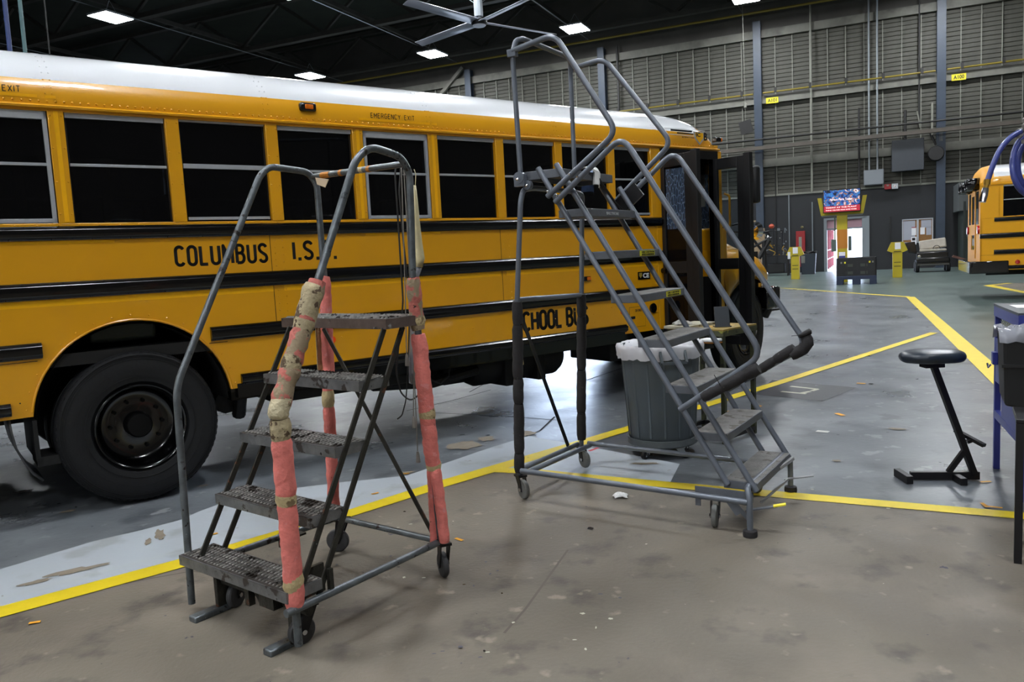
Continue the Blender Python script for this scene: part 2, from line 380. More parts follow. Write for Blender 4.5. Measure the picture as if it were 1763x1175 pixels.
def panel_mesh(h):
    m = MB(); n = max(3, int(round(h / .2))); st = h / n; rows = []
    for i in range(n):
        z = i * st
        rows += [[(0.02, 0.03, z), (PW - .02, 0.03, z)], [(0.02, -.004, z + st*.12), (PW - .02, -.004, z + st*.12)], [(0.02, 0.0, z + st*.9), (PW - .02, 0.0, z + st*.9)]]
    rows.append([(0.02, .03, h), (PW - .02, .03, h)])
    return m.sheet(rows)
zr = [(4.15, 5.57), (5.97, 8.82), (9.22, 12.12)]
first = {}; fb = {}
c0 = -3.17
k0 = int((T0 - c0) / PW) + 1
for k in range(-44, 19):
    t = c0 + k * PW
    for j, (a, b) in enumerate(zr):
        if BT0 - PW < t < BT1 and a < BH: continue
        if j not in first:
            o = panel_mesh(b - a).build('wall_panel', WALLP, wb, smooth=0); first[j] = o
            s_ = box('batten', STRIP, wb, -.022, -.04, 0, .022, .03, b - a, smooth=0); fb[j] = s_
        else:
            o = first[j].copy(); COL.objects.link(o); s_ = fb[j].copy(); COL.objects.link(s_)
        o.location = (t, .06 + random.uniform(-.008, .008), a); s_.location = (t, .02, a)
# columns
for k in range(-5, 2):
    t = c0 + k * BAY
    st = thing('steel_column', '', 'column', W(t, .28), WA)
    nm = {0: 'slate-blue steel column right behind the open bus doors', 1: 'slate-blue steel column right of the bulletin board',
          -1: 'slate-blue steel column rising behind the tall handrail of the grey ladder', -2: 'slate-blue steel column above the bus roof, left of the grey ladder'}
    st['label'] = nm.get(k, 'slate-blue steel column hidden behind the bus on the far wall'); st['group'] = 'slate blue building columns'
    MB().box(-.19, -.2, 0, .19, -.17, 12.9).build('flange', BLUEC, st, smooth=0)
    MB().box(-.19, .17, 0, .19, .2, 12.9).build('flange', BLUEC, st, smooth=0)
    MB().box(-.015, -.17, 0, .015, .17, 12.9).build('web', BLUEC, st, smooth=0)
    MB().box(-.26, -.26, 0, .26, .26, .03).build('base_plate', BLUEC, st, smooth=0)
    if k == 1:
        text_fit('100', -.07, 6.0, .14, .5, -.204, STRIP, st)
# aisle labels on the middle girt
YS = mat('yellow_sign', 'e0d22a', 0.5); INK = mat('black_ink', '101012', 0.5)
for lab, t in (('A101', -2.49), ('A100', 5.91)):
    sg = thing('aisle_sign', 'small yellow sign reading %s on the middle wall girt' % lab, 'sign', W(t, .17, 8.93), WA, 'yellow aisle signs')
    box('plate', YS, sg, -.3, -.02, -.15, .3, 0, .15, smooth=0)
    text_fit(lab, -.22, -.09, .44, .18, -.021, INK, sg, off=.02)
# pipes and conduits on the far wall
def pipe(name, label, pts, r, m, cat='pipe', grp=None, n=8, fillet=0):
    o = MB().tube([W(*p) for p in pts], r, n=n, fillet=fillet).build(name, m); return tag(o, label, cat, grp)
pipe('gas_pipe', 'long yellow pipe running high along the dark top of the far wall', [(T0 + .4, .62, 13.3), (T1 - .4, .62, 13.3)], .06, PIPEY)
gp = thing('gas_pipe', 'thin yellow pipe lying along the middle girt of the far wall', 'pipe')
for k in range(-1, 3):
    a_ = max(-12.5, c0 + (k - 1) * BAY + .24) if k > -1 else -12.5; b_ = min(T1 - .4, c0 + k * BAY - .24) if k > -1 else c0 - BAY - .24
    MB().tube([W(a_, .35, 9.32), W(b_, .35, 9.32)], .045, n=8).build('pipe_section', PIPEY, gp)
for k in range(-10, 8):
    t = c0 + k * PW * 2 + .8
    box('pipe_clamp', DARKP, gp, 0, 0, 0, .12, .12, .25, smooth=0, loc=W(t, .42, 9.28), rot=(0, 0, WA))
for i, (t, z0, z1, r, m, l) in enumerate([(2.05, 4.8, 13.9, .045, CONDUIT, 'left of two galvanised conduits above the grey box on the far wall'),
        (2.42, 4.8, 13.9, .045, CONDUIT, 'right of two galvanised conduits above the grey box on the far wall'),
        (-.6, 4.1, 13.4, .05, STRIP, 'tall pale pipe on the far wall left of the conduits'),
        (4.25, 6.8, 13.2, .035, DARKP, 'dark vertical pipe on the far wall just left of the right blue column'),
        (-10.6, 5, 12.9, .06, DARKP, 'dark vertical pipe behind the tall ladder handrail'),
        (1.6, 4.1, 8.0, .05, DARKP, 'short dark pipe on the far wall left of the grey electrical box'),
        (-.62, 0, 3.6, .03, CONDUIT, 'thin conduit on the dark wall beside the small doorway'),
        (-1.75, 0.5, 4.05, .03, CONDUIT, 'thin pale conduit on the dark wall beside the red panel'),
        (-2.4, 0.5, 5.6, .025, DARKP, 'thin dark conduit on the dark wall above the parts bench'),
        (3.0, .6, 2.6, .03, DARKP, 'thin dark conduit on the dark wall left of the bulletin board')]):
    pipe('wall_pipe', l, [(t, .32 if r > .04 else .15, z0), (t, .32 if r > .04 else .15, z1)], r, m)
cb = MB()
cb.box(T0 + .4, -.14, -.09, T1 - .4, .14, .09)
cr_ = cb.build('crane_rail', mat('brown_rail_steel', '514a43', 0.6, var=.2, vs=2), None, smooth=0, loc=W(0, .75, 6.5), rot=(0, 0, WA)); tag(cr_, 'long brown steel rail crossing the far wall below the middle girt', 'rail')
pipe('busbar_pipe', 'thin dark pipe just above the brown steel rail on the far wall', [(T0 + .4, .7, 6.95), (T1 - .4, .7, 6.95)], .04, DARKP)
# wall boxes
eb = thing('electrical_box', 'grey electrical box on the far wall under two conduits', 'box', W(2.25, .3, 4.2), WA)
box('case', mat('grey_box_paint', '6b7076', 0.5, var=.05), eb, -.45, -.12, 0, .45, .12, .75, bevel=.01); box('cover', mat('grey_box_cover', '787d83', 0.5), eb, -.41, -.14, .04, .41, -.12, .71)
ht = thing('unit_heater', 'large dark wall box with a round duct fitting beside it on the far wall', 'heater', W(3.75, .35, 4.75), WA)
box('case', mat('dark_unit_paint', '3a3e44', 0.5, var=.05), ht, -.7, -.2, 0, .7, .2, 1.5, bevel=.02)
MB().lathe([(.32, -.2), (.36, -.12), (.36, .1), (.2, .12)], 'y', (1.2, -.1, .7)).build('fan_ring', DARKP, ht)
MB().tube([(-.1, 0, 1.5), (-.1, 0, 2.9)], .06).build('support_pipe', DARKP, ht); MB().tube([(.9, 0, 1.9), (1.2, -.1, 1.1)], .05).build('duct_elbow', DARKP, ht)
box('bracket', STRIP, ht, 1.0, -.1, 1.6, 1.08, .1, 3.1); MB().tube([(.4, 0, 2.8), (.55, 0, 2.0)], .04).tube([(1.3, 0, 2.8), (1.6, 0, 2.0)], .04).build('strut', STRIP, ht)
al = thing('fire_alarm', 'small red alarm box on the ledge of the far wall', 'alarm', W(2.88, .2, 4.0), WA); box('case', mat('alarm_red', '8e1c20', 0.4), al, -.15, -.06, -.05, .15, .06, .2, bevel=.01)
box('lens', STRIP, al, -.05, -.08, .1, .05, -.06, .17)
ws = thing('strobe_box', 'small white box beside the red alarm on the far wall', 'alarm', W(3.2, .2, 4.0), WA); box('case', mat('pale_plastic', 'b9bcc0', 0.5), ws, -.14, -.06, -.05, .14, .06, .2, bevel=.01)
box('lens', CHR, ws, -.05, -.08, .03, .05, -.06, .12)

# small doorway: frame, transom, outside corridor with posts and rails
DF = mat('door_frame_grey', '70767c', 0.5)
dr = bpy.data.objects.new('door_1', None); COL.objects.link(dr); structure(dr); dr.location = P0; dr.rotation_euler = (0, 0, WA)
box('door_jamb', DF, dr, DT0 - .1, -.08, 0, DT0 + .05, .36, DH + .1, smooth=0); box('door_jamb', mat('door_jamb_pale', '7b8288', 0.5), dr, DT1 - .22, -.08, 0, DT1 + .12, .36, DH + .1, smooth=0)
box('lintel', DF, dr, DT0, -.08, DH, DT1, .36, DH + .1, smooth=0)
box('transom_panel', mat('pink_transom', 'c49aa6', 0.6), dr, DT0 + .05, .1, DH - .42, DT1 - .22, .14, DH, smooth=0)
box('transom_bar', DF, dr, DT0 + .05, .05, DH - .5, DT1 - .2, .2, DH - .42, smooth=0)
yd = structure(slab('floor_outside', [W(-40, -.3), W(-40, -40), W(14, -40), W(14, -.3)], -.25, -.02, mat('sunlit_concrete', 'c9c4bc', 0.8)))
RP = mat('dull_red_post', '8c4048', 0.6); WR = mat('white_rail', 'd9d9dc', 0.5)
wk = thing('walkway', 'covered walkway with red posts and pale rails seen through the far doorway', 'walkway', W(.9, -1.2), WA)
for i in range(5):
    y = 1.5 + i * 2.2
    for sx in (-1.0, 1.25): box('post', RP, wk, sx - .06, y, -.02, sx + .06, y + .12, 2.25, smooth=0)
    MB().bar((-1.0, y + .06, 2.2), (0.1, y + .06, 2.75), .1, .1).bar((0.1, y + .06, 2.75), (1.25, y + .06, 2.2), .1, .1).build('rafter', RP, wk)
for sx in (-1.0, 1.25):
    for z in (.55, 1.05): MB().bar((sx, 1.2, z), (sx, 11, z), .05, .05).build('rail', WR, wk)
    MB().bar((sx, 1.2, 2.25), (sx, 11, 2.25), .08, .08).build('eave_beam', WR, wk)
MB().sheet([[(-1.1, 1.2, 2.3), (-1.1, 11, 2.3)], [(.1, 1.2, 2.85), (.1, 11, 2.85)], [(1.35, 1.2, 2.3), (1.35, 11, 2.3)]]).build('roof', mat('walkway_roof', '54363c', 0.8), wk, solid=.05, smooth=0)

# roof trusses
def truss(m0, lab):
    tr = thing('roof_truss', lab, 'truss', W(0, m0, 0), WA, 'dark roof trusses')
    MB().bar((T0, 0, 13.6), (T1, 0, 13.6), .35, .22).build('bottom_chord', TRUSS, tr, smooth=0)
    MB().bar((T0, 0, 15.7), (T1, 0, 15.7), .3, .2).build('top_chord', TRUSS, tr, smooth=0)
    x = T0; i = 0
    web = []
    while x < T1 - 2:
        za, zb = (13.7, 15.6) if i % 2 == 0 else (15.6, 13.7)
        web.append(MB().bar((x, 0, za), (x + 2.78, 0, zb), .14, .14).build('web_member', TRUSS, tr, smooth=0)); x += 2.78; i += 1
for m0, lab in ((1.6, 'dark roof truss closest to the far wall'), (9.0, 'dark roof truss second from the far wall'), (16.0, 'dark roof truss third from the far wall'), (23, 'dark roof truss fourth from the far wall'),
                (30, 'dark roof truss fifth from the far wall, above the bus')): truss(m0, lab)
for k in range(-5, 2):
    t = c0 + k * BAY
    o = MB().bar((0, .5, 0), (0, MB_ - 1, 0), .12, .2).build('roof_beam', TRUSS, None, smooth=0, loc=W(t - 1.2, MB_, 13.95), rot=(0, 0, WA)); tag(o, 'dark roof beam %s' % ['leftmost of the seven', 'second from the left', 'third from the left', 'fourth from the left', 'above the fan', 'second from the right', 'rightmost of the seven'][k + 5], 'beam', 'dark roof beams')
    pipe('light_conduit', 'thin conduit feeding the ceiling lights of row %s from the left' % ['one', 'two', 'three', 'four', 'five', 'six', 'seven'][k + 5], [(t - .7, 0.4, 13.45), (t - .7, MB_ - 1, 13.45)], .025, CONDUIT, 'conduit', 'ceiling light conduits', n=6)
# diagonal knee braces at the top of columns
for k in (-2,):
    t = c0 + k * BAY
    o = MB().bar(W(t - 2.9, .3, 10.9), W(t - .35, .3, 13.1), .2, .2).build('knee_brace', GIRT, None, smooth=0); tag(o, 'pale diagonal brace below the yellow pipe left of a blue column', 'brace')

# ceiling lights
DIFF = bpy.data.materials.new('lamp_diffuser'); DIFF.use_nodes = True
_b = DIFF.node_tree.nodes['Principled BSDF']; _b.inputs['Base Color'].default_value = (.9, .9, .9, 1)
_b.inputs['Emission Color'].default_value = (0.93, 0.97, 1.0, 1); _b.inputs['Emission Strength'].default_value = LAMP
def ceiling_light():
    t = thing('ceiling_light', '', 'ceiling light')
    MB().box(-.6, -.74, .012, .6, .74, .1).build('housing', ALU, t, bevel=.01)
    MB().box(-.56, -.70, 0, .56, .70, .011).build('diffuser', DIFF, t, smooth=0)
    MB().tube([(-.4, 0, .1), (0, 0, .75)], .012, n=5).tube([(.4, 0, .1), (0, 0, .75)], .012, n=5).build('hanger', CONDUIT, t)
    return t
L0 = ceiling_light(); used = False
seen = {(-3, 4.3): 'lit ceiling light panel just above the bus roof, near the amber roof lamp', (-2, 4.3): 'lit ceiling light panel below the tip of a fan blade',
        (-1, 4.3): 'lit ceiling light panel above the tall ladder handrail', (0, 4.3): 'lit ceiling light panel cut by the top edge, right of the tall ladder',
        (-3, 17.3): 'lit ceiling light panel at upper left, above the bus roof', (-2, 16.8): 'brightest lit ceiling light panel, cut by the top edge left of the fan'}
nrow = ['over the far aisle', '', 'over the bus', 'over the ladders', 'over the open floor behind the camera']
for ri, m0 in enumerate((4.3, 17.0, 29.7, 42.4, 55.0, 80.4, 93.1, 105.8, 118.5)):
    for k in range(-3, 2):
        if (ri in (3, 4) and k < -1) or (ri == 2 and k == -3): continue
        o = L0 if not used else copy_tree(L0); used = True
        o.location = W(c0 + k * BAY + {0: -.02, -1: -.1, -2: -.15, -3: -.25}.get(k, 0), m0 + ((1.0 if k == -3 else -.7 if k == -2 else 0) if ri == 1 else 0), 13.0)
        o.rotation_euler = (0, 0, WA)
        key = [v for (kk, mm), v in seen.items() if kk == k and abs(mm - m0) < .5]
        o['label'] = key[0] if key else 'lit ceiling light panel outside the picture, %s, %s' % (['over the far aisle', 'over the middle aisle', 'over the bus', 'over the ladders', 'close behind the camera', 'far behind the camera', 'farther behind the camera', 'near the hall end', 'at the hall end'][ri], ['rightmost', 'second from the right', 'third from the right', 'fourth from the right', 'leftmost'][1 - k])
        o['group'] = 'high ceiling light panels'

# ceiling fan
FW = mat('fan_blade_grey', '8d909a', 0.45, metal=.3)
fn = thing('ceiling_fan', 'very large grey ceiling fan with long blades at the top of the picture', 'fan', (-.62, 30.9, 10.5), R(0))
MB().lathe([(.0, -.12), (.26, -.12), (.3, -.05), (.3, 0.05), (.2, .1)], 'z').build('hub', DARKM, fn)
MB().lathe([(.0, -.16), (.22, -.16), (.26, -.121)], 'z').build('hub_cap', mat('fan_cap', 'c6c8d4', 0.4), fn)
MB().tube([(0, 0, .1), (0, 0, 4.9)], .09).tube([(0, 0, .2), (0, 0, 1.15)], .17).build('drop_pole', CONDUIT, fn)
for a in (135, 229, 307, 36):
    b_ = MB(); b_.sheet([[(.25, -.21, -.05), (.25, 0, .02), (.25, .21, .05)], [(3.66, -.19, -.05), (3.66, 0, .02), (3.66, .19, .05)]])
    b_.build('blade', FW, fn, solid=.03, rot=(0, 0, R(a)))
for a in (45, 165, 285):
    MB().tube([(0, 0, .6), (3.2 * math.cos(R(a)), 3.2 * math.sin(R(a)), 3.1)], .012, n=5).build('guy_wire', CONDUIT, fn)

# hanging hoses upper left (behind the bus), sign hanging by the column
for i, (px, y, m_, lb) in enumerate(((12, 11.0, mat('blue_hose', '31406e', 0.5), 'blue hose hanging from the roof at far upper left'), (38, 11.0, mat('teal_hose', '4d6a6e', 0.5), 'teal hose hanging beside the blue one at upper left'), (80, 13.0, DARKP, 'thin dark cable hanging at upper left right of the two hoses'))):

    d = fwd + rt * ((px - 881.5) / FPX) - upv * ((40 - 587.5) / FPX); q = Vector((0, 0, CAMH)) + d * (y / d.y)
    tag(MB().tube([(q.x + .12, q.y, 13.5), (q.x + .03, q.y, 8), (q.x, q.y, q.z), (q.x - .02, q.y, 1.2)], (.03, .026, .012)[i], n=8).build('hanging_hose' if i < 2 else 'hanging_cable', m_), lb, 'hose' if i < 2 else 'cable')
hs = thing('hanging_sign', 'small dark tilted board hanging on a cord beside the left blue column', 'sign', W(-3.6, 1.9, 7.5), WA)
MB().box(-.3, -.02, -.35, .3, .02, .3).build('board', DARKP, hs, rot=(0, R(-12), 0)); MB().tube([(0, 0, .3), (-.05, 0, 6.2)], .012, n=5).build('cord', STRIP, hs)
MB().lathe([(.0, .9), (.07, .95), (.07, 1.15), (0, 1.2)], 'z').build('pull_handle', STRIP, hs)

# ================================================================== FLOOR MARKINGS (parts of the floor)
def ribbon(pairs, z, m, name):
    """pairs: list of (left point, right point)"""
    b = MB(); n = len(pairs)
    vs = []
    for a, c in pairs: vs += [(a[0], a[1], z), (c[0], c[1], z)]
    fs = [(2*i, 2*i+1, 2*i+3, 2*i+2) for i in range(n - 1)]
    b.add(vs, fs); return b.build(name, m, fl, smooth=0, kind='structure')
def poly(pts, z, m, name):
    b = MB(); b.add([(p[0], p[1], z) for p in pts], [tuple(range(len(pts)))])
    me = b.build(name, m, fl, smooth=0, kind='structure'); return me
L1u = [(-6.5, -.3), (-2.495, 3.587), (-1.819, 4.119), (-1.104, 4.778), (-.56, 5.35), (-.03, 5.84), (1.063, 6.854), (2.924, 8.65), (6.667, 12.42)]
L1l = [(-6.4, -.42), (-2.416, 3.463), (-1.761, 3.985), (-1.052, 4.648), (-.49, 5.21), (.06, 5.72), (1.13, 6.745), (2.99, 8.54), (6.74, 12.32)]
L2u = [(-.139, 5.62), (.132, 5.52), (.658, 5.221), (1.012, 5.03), (1.59, 4.73), (2.221, 4.40), (2.687, 4.16), (4.5, 3.2), (8, 1.4)]
L2l = [(-.25, 5.53), (.09, 5.40), (.61, 5.10), (.965, 4.91), (1.545, 4.61), (2.172, 4.29), (2.64, 4.05), (4.45, 3.08), (7.95, 1.28)]
ribbon(list(zip(L1u, L1l)), .006, YLINE, 'yellow_line'); ribbon(list(zip(L2u, L2l)), .0055, YLINE, 'yellow_line')
ribbon([((9.525, 27.614), (9.45, 27.45)), ((10.376, 20.30), (10.22, 20.10))], .004, YLINE, 'yellow_line')
ribbon([((10.22, 20.20), (10.40, 20.12)), ((4.86, 7.86), (5.06, 7.76)), ((3.6, 5.0), (3.8, 4.9))], .005, YLINE, 'yellow_line')
ribbon([((15.103, 23.75), (15.1, 23.5)), ((14.0, 23.15), (14.25, 23.1)), ((12.828, 19.6), (13.0, 19.5)), ((11, 14.2), (11.2, 14.1))], .004, YLINE, 'yellow_line')
# bare concrete in the foreground
cp_ = [(-6.45, -.36), (-2.45, 3.525), (-1.79, 4.05), (-1.08, 4.71), (-.52, 5.28), (-.19, 5.57), (.11, 5.46), (.63, 5.16), (.99, 4.97), (1.57, 4.67), (2.2, 4.34), (2.66, 4.1), (4.48, 3.14), (8, 1.34), (14, -2), (9, -16), (-12, -8)]
poly(cp_, .002, CONC, 'bare_concrete')
wp = [(-6.6, -.2), (-4.6, 2.3), (-2.82, 4.08), (-2.51, 4.46), (-2.3, 4.62), (-2.13, 4.78), (-2.08, 4.93), (-2.0, 5.07), (-1.75, 5.23), (-1.55, 5.37), (-1.24, 5.46), (-1.08, 5.48), (-.81, 5.54), (-.71, 5.66), (-.5, 5.9), (-.33, 6.12), (-.15, 6.33), (.1, 6.60), (.26, 6.43), (.42, 6.27), (.30, 6.1), (-.19, 5.57), (-.52, 5.28), (-1.08, 4.71), (-1.79, 4.05), (-2.45, 3.525)]
poly(wp, .003, WPAINT, 'pale_paint')
poly([(-.15, 5.57), (.48, 6.16), (.64, 6.03), (1.15, 5.47), (.97, 4.97), (.63, 5.17), (.11, 5.46)], .0035, WPAINT, 'pale_paint')
poly([(10.3, 20.1), (4.9, 7.8), (3.0, 3.9), (8.0, 1.3), (26, 12), W(T1 - .1, 14), W(T1 - .1, .1), W(-30, .1), W(-20, 9), (5, 29.5), (9.4, 27.5)], .001, GREENP, 'green_paint')
poly([(15.1, 23.6), (14.1, 23.1), (12.9, 19.5), (20, 15), (24, 19)], .002, CONC, 'bare_concrete')
poly([(2.92, 8.77), (3.56, 8.05), (2.95, 7.43), (2.47, 7.96)], .002, DPATCH, 'dark_patch')
TAPEW = mat('pale_floor_tape', 'b9b9a6', 0.6, var=.1, vs=30)
def tapeline(a, b, wd, z=.004, m=None, name='floor_tape'):
    a = Vector((*a, 0)); b = Vector((*b, 0)); d = (b - a).normalized(); n = Vector((-d.y, d.x, 0)) * wd / 2
    return poly([a - n, b - n, b + n, a + n], z, m or TAPEW, name)
def fx(px, py): p = F(px, py); return (p.x, p.y)
tapeline(fx(1361, 666), fx(1408, 671), .05); tapeline(fx(1408, 671), fx(1397, 674), .05, .0045); tapeline(fx(1345, 675), fx(1388, 679), .05); tapeline(fx(1379, 678), fx(1395, 675), .05, .0045)
tapeline(fx(773, 622), fx(806, 623), .05); tapeline(fx(806, 621), fx(800, 616), .05, .0045)
def blob(px, py, rx, ry, m, name, seed=0, z=.0068):
    rnd = random.Random(seed); c = F(px, py); d = Vector((c.x, c.y, 0)).normalized(); n = Vector((-d.y, d.x, 0)); pts = []
    for i in range(18):
        a = 2 * PI * i / 18; k = rnd.uniform(.6, 1.15); pts.append(c + n * rx * k * math.cos(a) + d * ry * k * math.sin(a))
    return poly(pts, z, m, name)
TAN = mat('chipped_tan_concrete', '83796a', .7, var=.2, vs=14); OIL = mat('oil_stain', '1c1d20', .25)
for i, (px, py, rx, ry) in enumerate(((800, 768, .14, .16), (838, 757, .08, .10), (905, 748, .10, .10), (275, 922, .03, .12), (255, 935, .02, .07), (130, 985, .16, .04), (60, 1005, .08, .03), (118, 882, .06, .03), (700, 815, .07, .02), (350, 838, .05, .02), (985, 775, .05, .05), (1290, 720, .12, .10), (1440, 795, .03, .03), (1545, 740, .08, .04), (1110, 800, .12, .03))):
    blob(px, py, rx, ry, TAN, 'paint_chip', i)
for i, (px, py, rx, ry) in enumerate(((40, 848, .07, .04), (1016, 912, .02, .02), (795, 750, .04, .01), (840, 751, .025, .01), (1205, 692, .02, .03), (1500, 662, .03, .03))): blob(px, py, rx, ry, OIL, 'oil_stain', 40 + i)
STN = mat('blue_grey_drip', '3f3f4a', .5)
rnd_ = random.Random(77)
for i in range(60):
    px, py = rnd_.choice(((690, 960), (820, 1000), (700, 900), (1000, 1050), (860, 1110), (1440, 900), (560, 700), (150, 880), (840, 660), (1450, 760)))
    blob(px + rnd_.gauss(0, 60), py + rnd_.gauss(0, 25), rnd_.uniform(.004, .014), rnd_.uniform(.004, .012), rnd_.choice((STN, STN, OIL, TAPEW)), 'floor_speck', 100 + i, z=.0072)
REDT = mat('red_floor_tape', 'c43a40', 0.5); ORT = mat('orange_tape_scrap', 'd99a2a', 0.6)
tapeline(fx(1014, 778), fx(1030, 772), .03, m=REDT); tapeline(fx(1046, 771), fx(1075, 773), .03, m=REDT)
tapeline(fx(1406, 743), fx(1427, 745), .06, m=mat('white_scrap', 'c9c9c4', .6))
for a, b in (((784, 929), (797, 933)), ((500, 962), (505, 960)), ((356, 925), (375, 920)), ((1690, 868), (1700, 876)), ((1700, 874), (1726, 877)), ((1688, 832), (1706, 831)), ((1440, 713), (1452, 717)), ((1300, 702), (1310, 700)), ((1475, 661), (1490, 662)),
             ((640, 893 - 40), (652, 850)), ((50, 1076), (70, 1073)), ((690, 818), (705, 817)), ((1250, 742 - 30), (1262, 708))):
    tapeline(fx(*a), fx(*b), .022 if b[1] > 800 else .045, m=ORT, z=.007)
for pts in ([(700, 708), (780, 690), (845, 672)], [(808, 676), (846, 655), (884, 645)], [(846, 655), (925, 629)], [(905, 752), (930, 742), (955, 718)], [(1010, 655), (1070, 635)], [(740, 711), (880, 718), (960, 724)]):
    w3 = [Vector((*fx(*p), 0)) for p in pts]; pr_ = []
    for i, p in enumerate(w3):
        d = (w3[min(i+1, len(w3)-1)] - w3[max(i-1, 0)]).normalized(); n = Vector((-d.y, d.x, 0)) * .008; pr_.append((p - n, p + n))
    ribbon(pr_, .0025, CRACK, 'floor_crack')
JNT = mat('worn_joint', '5b544b', .8)
for pts in ([(868, 1092), (905, 1050), (978, 948)], [(190, 1010), (330, 985), (470, 1000)]):
    w3 = [Vector((*fx(*p), 0)) for p in pts]; pr_ = []
    for i, p in enumerate(w3):
        d = (w3[min(i+1, len(w3)-1)] - w3[max(i-1, 0)]).normalized(); n = Vector((-d.y, d.x, 0)) * .006; pr_.append((p - n, p + n))
    ribbon(pr_, .0032, JNT, 'floor_joint')

# ================================================================== SCHOOL BUS (local x forward, y into the bus, z up)
SEAT = mat('dark_green_seat_vinyl', '1c2420', 0.55); INTW = mat('interior_pale', '6f716c', 0.6); INTG = mat('interior_green_panel', '33483f', 0.6)
GASK = mat('rubber_gasket', '050506', 0.5)
AMB = mat('amber_lens', 'e0700c', 0.2, coat=.5); REDL = mat('red_lens', 'a01410', 0.2, coat=.5)
XR, XD0, XD1, XF = -3.46, 5.24, 6.10, 6.25
P_ = .6905; PX0 = -.334
def pillar_x(k): return PX0 + .022 + k * P_
def roofz(y, n=2.5, b=.49):
    u = min(1, abs((1.22 - y) / 1.22)); return 2.62 + b * max(0, 1 - u ** n) ** (1 / n)
def bus_scale(x):
    if x > 5.55: u = (x - 5.55) / (6.27 - 5.55); return max(0.0, 1 - u ** 2.6) ** (1 / 2.6)
    if x < XR + .25: u = (XR + .25 - x) / .27; return max(0.0, 1 - u ** 2.6) ** (1 / 2.6)
    return 1.0
def roof_piece(xs, ys, name, m, root, lift=0.0):
    rows = []
    for x in xs:
        sc = bus_scale(x); row = []
        for y in ys:
            z = 2.62 + (roofz(y) - 2.62) * sc + lift
            ins = (1 - sc) * .18
            yy = y + (1.22 - y) / 1.22 * ins
            row.append((x, yy - lift * (1 if y < .3 else 0), z))
        rows.append(row)
    return MB().sheet(rows).build(name, m, root, smooth=60)
def rivets(pts, root, n=(0, -1, 0), r=.0065, h=.005, name='rivets', m=None):
    b = MB()
    for p in pts: b.dome(p, n, r, h)
    return b.build(name, m or YEL, root, smooth=80, kind='stuff')

def wheel(root, x, y, name, steer=0.0, dual=False, near=True):
    """tyre with its outer face at y (towards -y)"""
    s_ = 1 if near else -1
    wd = .27
    def L(prof, yy=0.0): return [(r_, h * s_ + yy) for r_, h in prof]
    tp = [(.285, .03), (.31, .0), (.36, -.012), (.44, -.014), (.49, -.004), (.508, .02), (.516, .05), (.516, .12), (.506, .125), (.506, .145), (.516, .15), (.516, wd - .05), (.505, wd - .02), (.47, wd), (.31, wd), (.285, wd - .02)]
    t = MB().lathe(L(tp), 'y', (0, 0, 0), n=72, cap=False)
    o = t.build(name, RUB, root, smooth=30, loc=(x, y, .52), rot=(0, 0, steer))
    rings = MB()
    for r_ in (.345, .40, .465, .478, .488): rings.tube([(r_ * math.cos(a * PI / 36), -.0125 * s_ + (0.004 * s_ if r_ > .47 else 0), r_ * math.sin(a * PI / 36)) for a in range(72)], .0028, n=4, closed=True)
    rings.build('sidewall_ring', RUB, o)
    tb = MB()
    for k in range(72):
        a = 2 * PI * k / 72
        mt = Matrix.Rotation(a, 4, 'Y'); tb.box(-.010, min(.012 * s_, .05 * s_), .492, .010, max(.012 * s_, .05 * s_), .5065, mtx=mt)
    tb.build('tread_blocks', RUB, o, smooth=0, kind='stuff')
    if near and not steer:
        rim = [(.288, .02), (.292, .0), (.286, -.006), (.275, .0), (.268, .03), (.262, .05), (.255, .12), (.235, .150), (.20, .158), (.10, .16), (.088, .155)]
    else:
        rim = [(.288, .02), (.292, .0), (.286, -.006), (.275, .0), (.266, .02), (.24, .03), (.20, .01), (.16, -.03), (.13, -.05), (.11, -.05)]
    MB().lathe(L(rim), 'y', n=56, cap=False).build('rim', RIMB, o, smooth=50)
    hub = [(.088, .155), (.085, .07), (.075, .055), (.04, .05), (.0, .05)] if (near and not steer) else [(.11, -.05), (.09, -.09), (.05, -.11), (0, -.11)]
    MB().lathe(L(hub), 'y', n=24, cap=False).build('hub', HUBB if near and not steer else RIMB, o, smooth=40)
    nb = MB()
    for k in range(10):
        a = 2 * PI * k / 10; yy = (.158 if (near and not steer) else -.05) * s_
        nb.lathe([(.013, min(yy, yy - .02 * s_)), (.013, max(yy, yy - .02 * s_))], 'y', (.165 * math.cos(a), 0, .165 * math.sin(a)), n=6)
    nb.build('lug_nuts', HUBB, o, smooth=0, kind='stuff')
    if dual:
        t2 = MB().lathe([(r_, (h + .31) * s_) for r_, h in tp], 'y', n=48, cap=False).build('inner_tyre', RUB, root, smooth=30, loc=(x, y, .52))
    return o

def arch_z(x, cx, r, base): 
    d = r * r - (x - cx) ** 2
    return max(base, .62 + math.sqrt(d)) if d > 0 else base

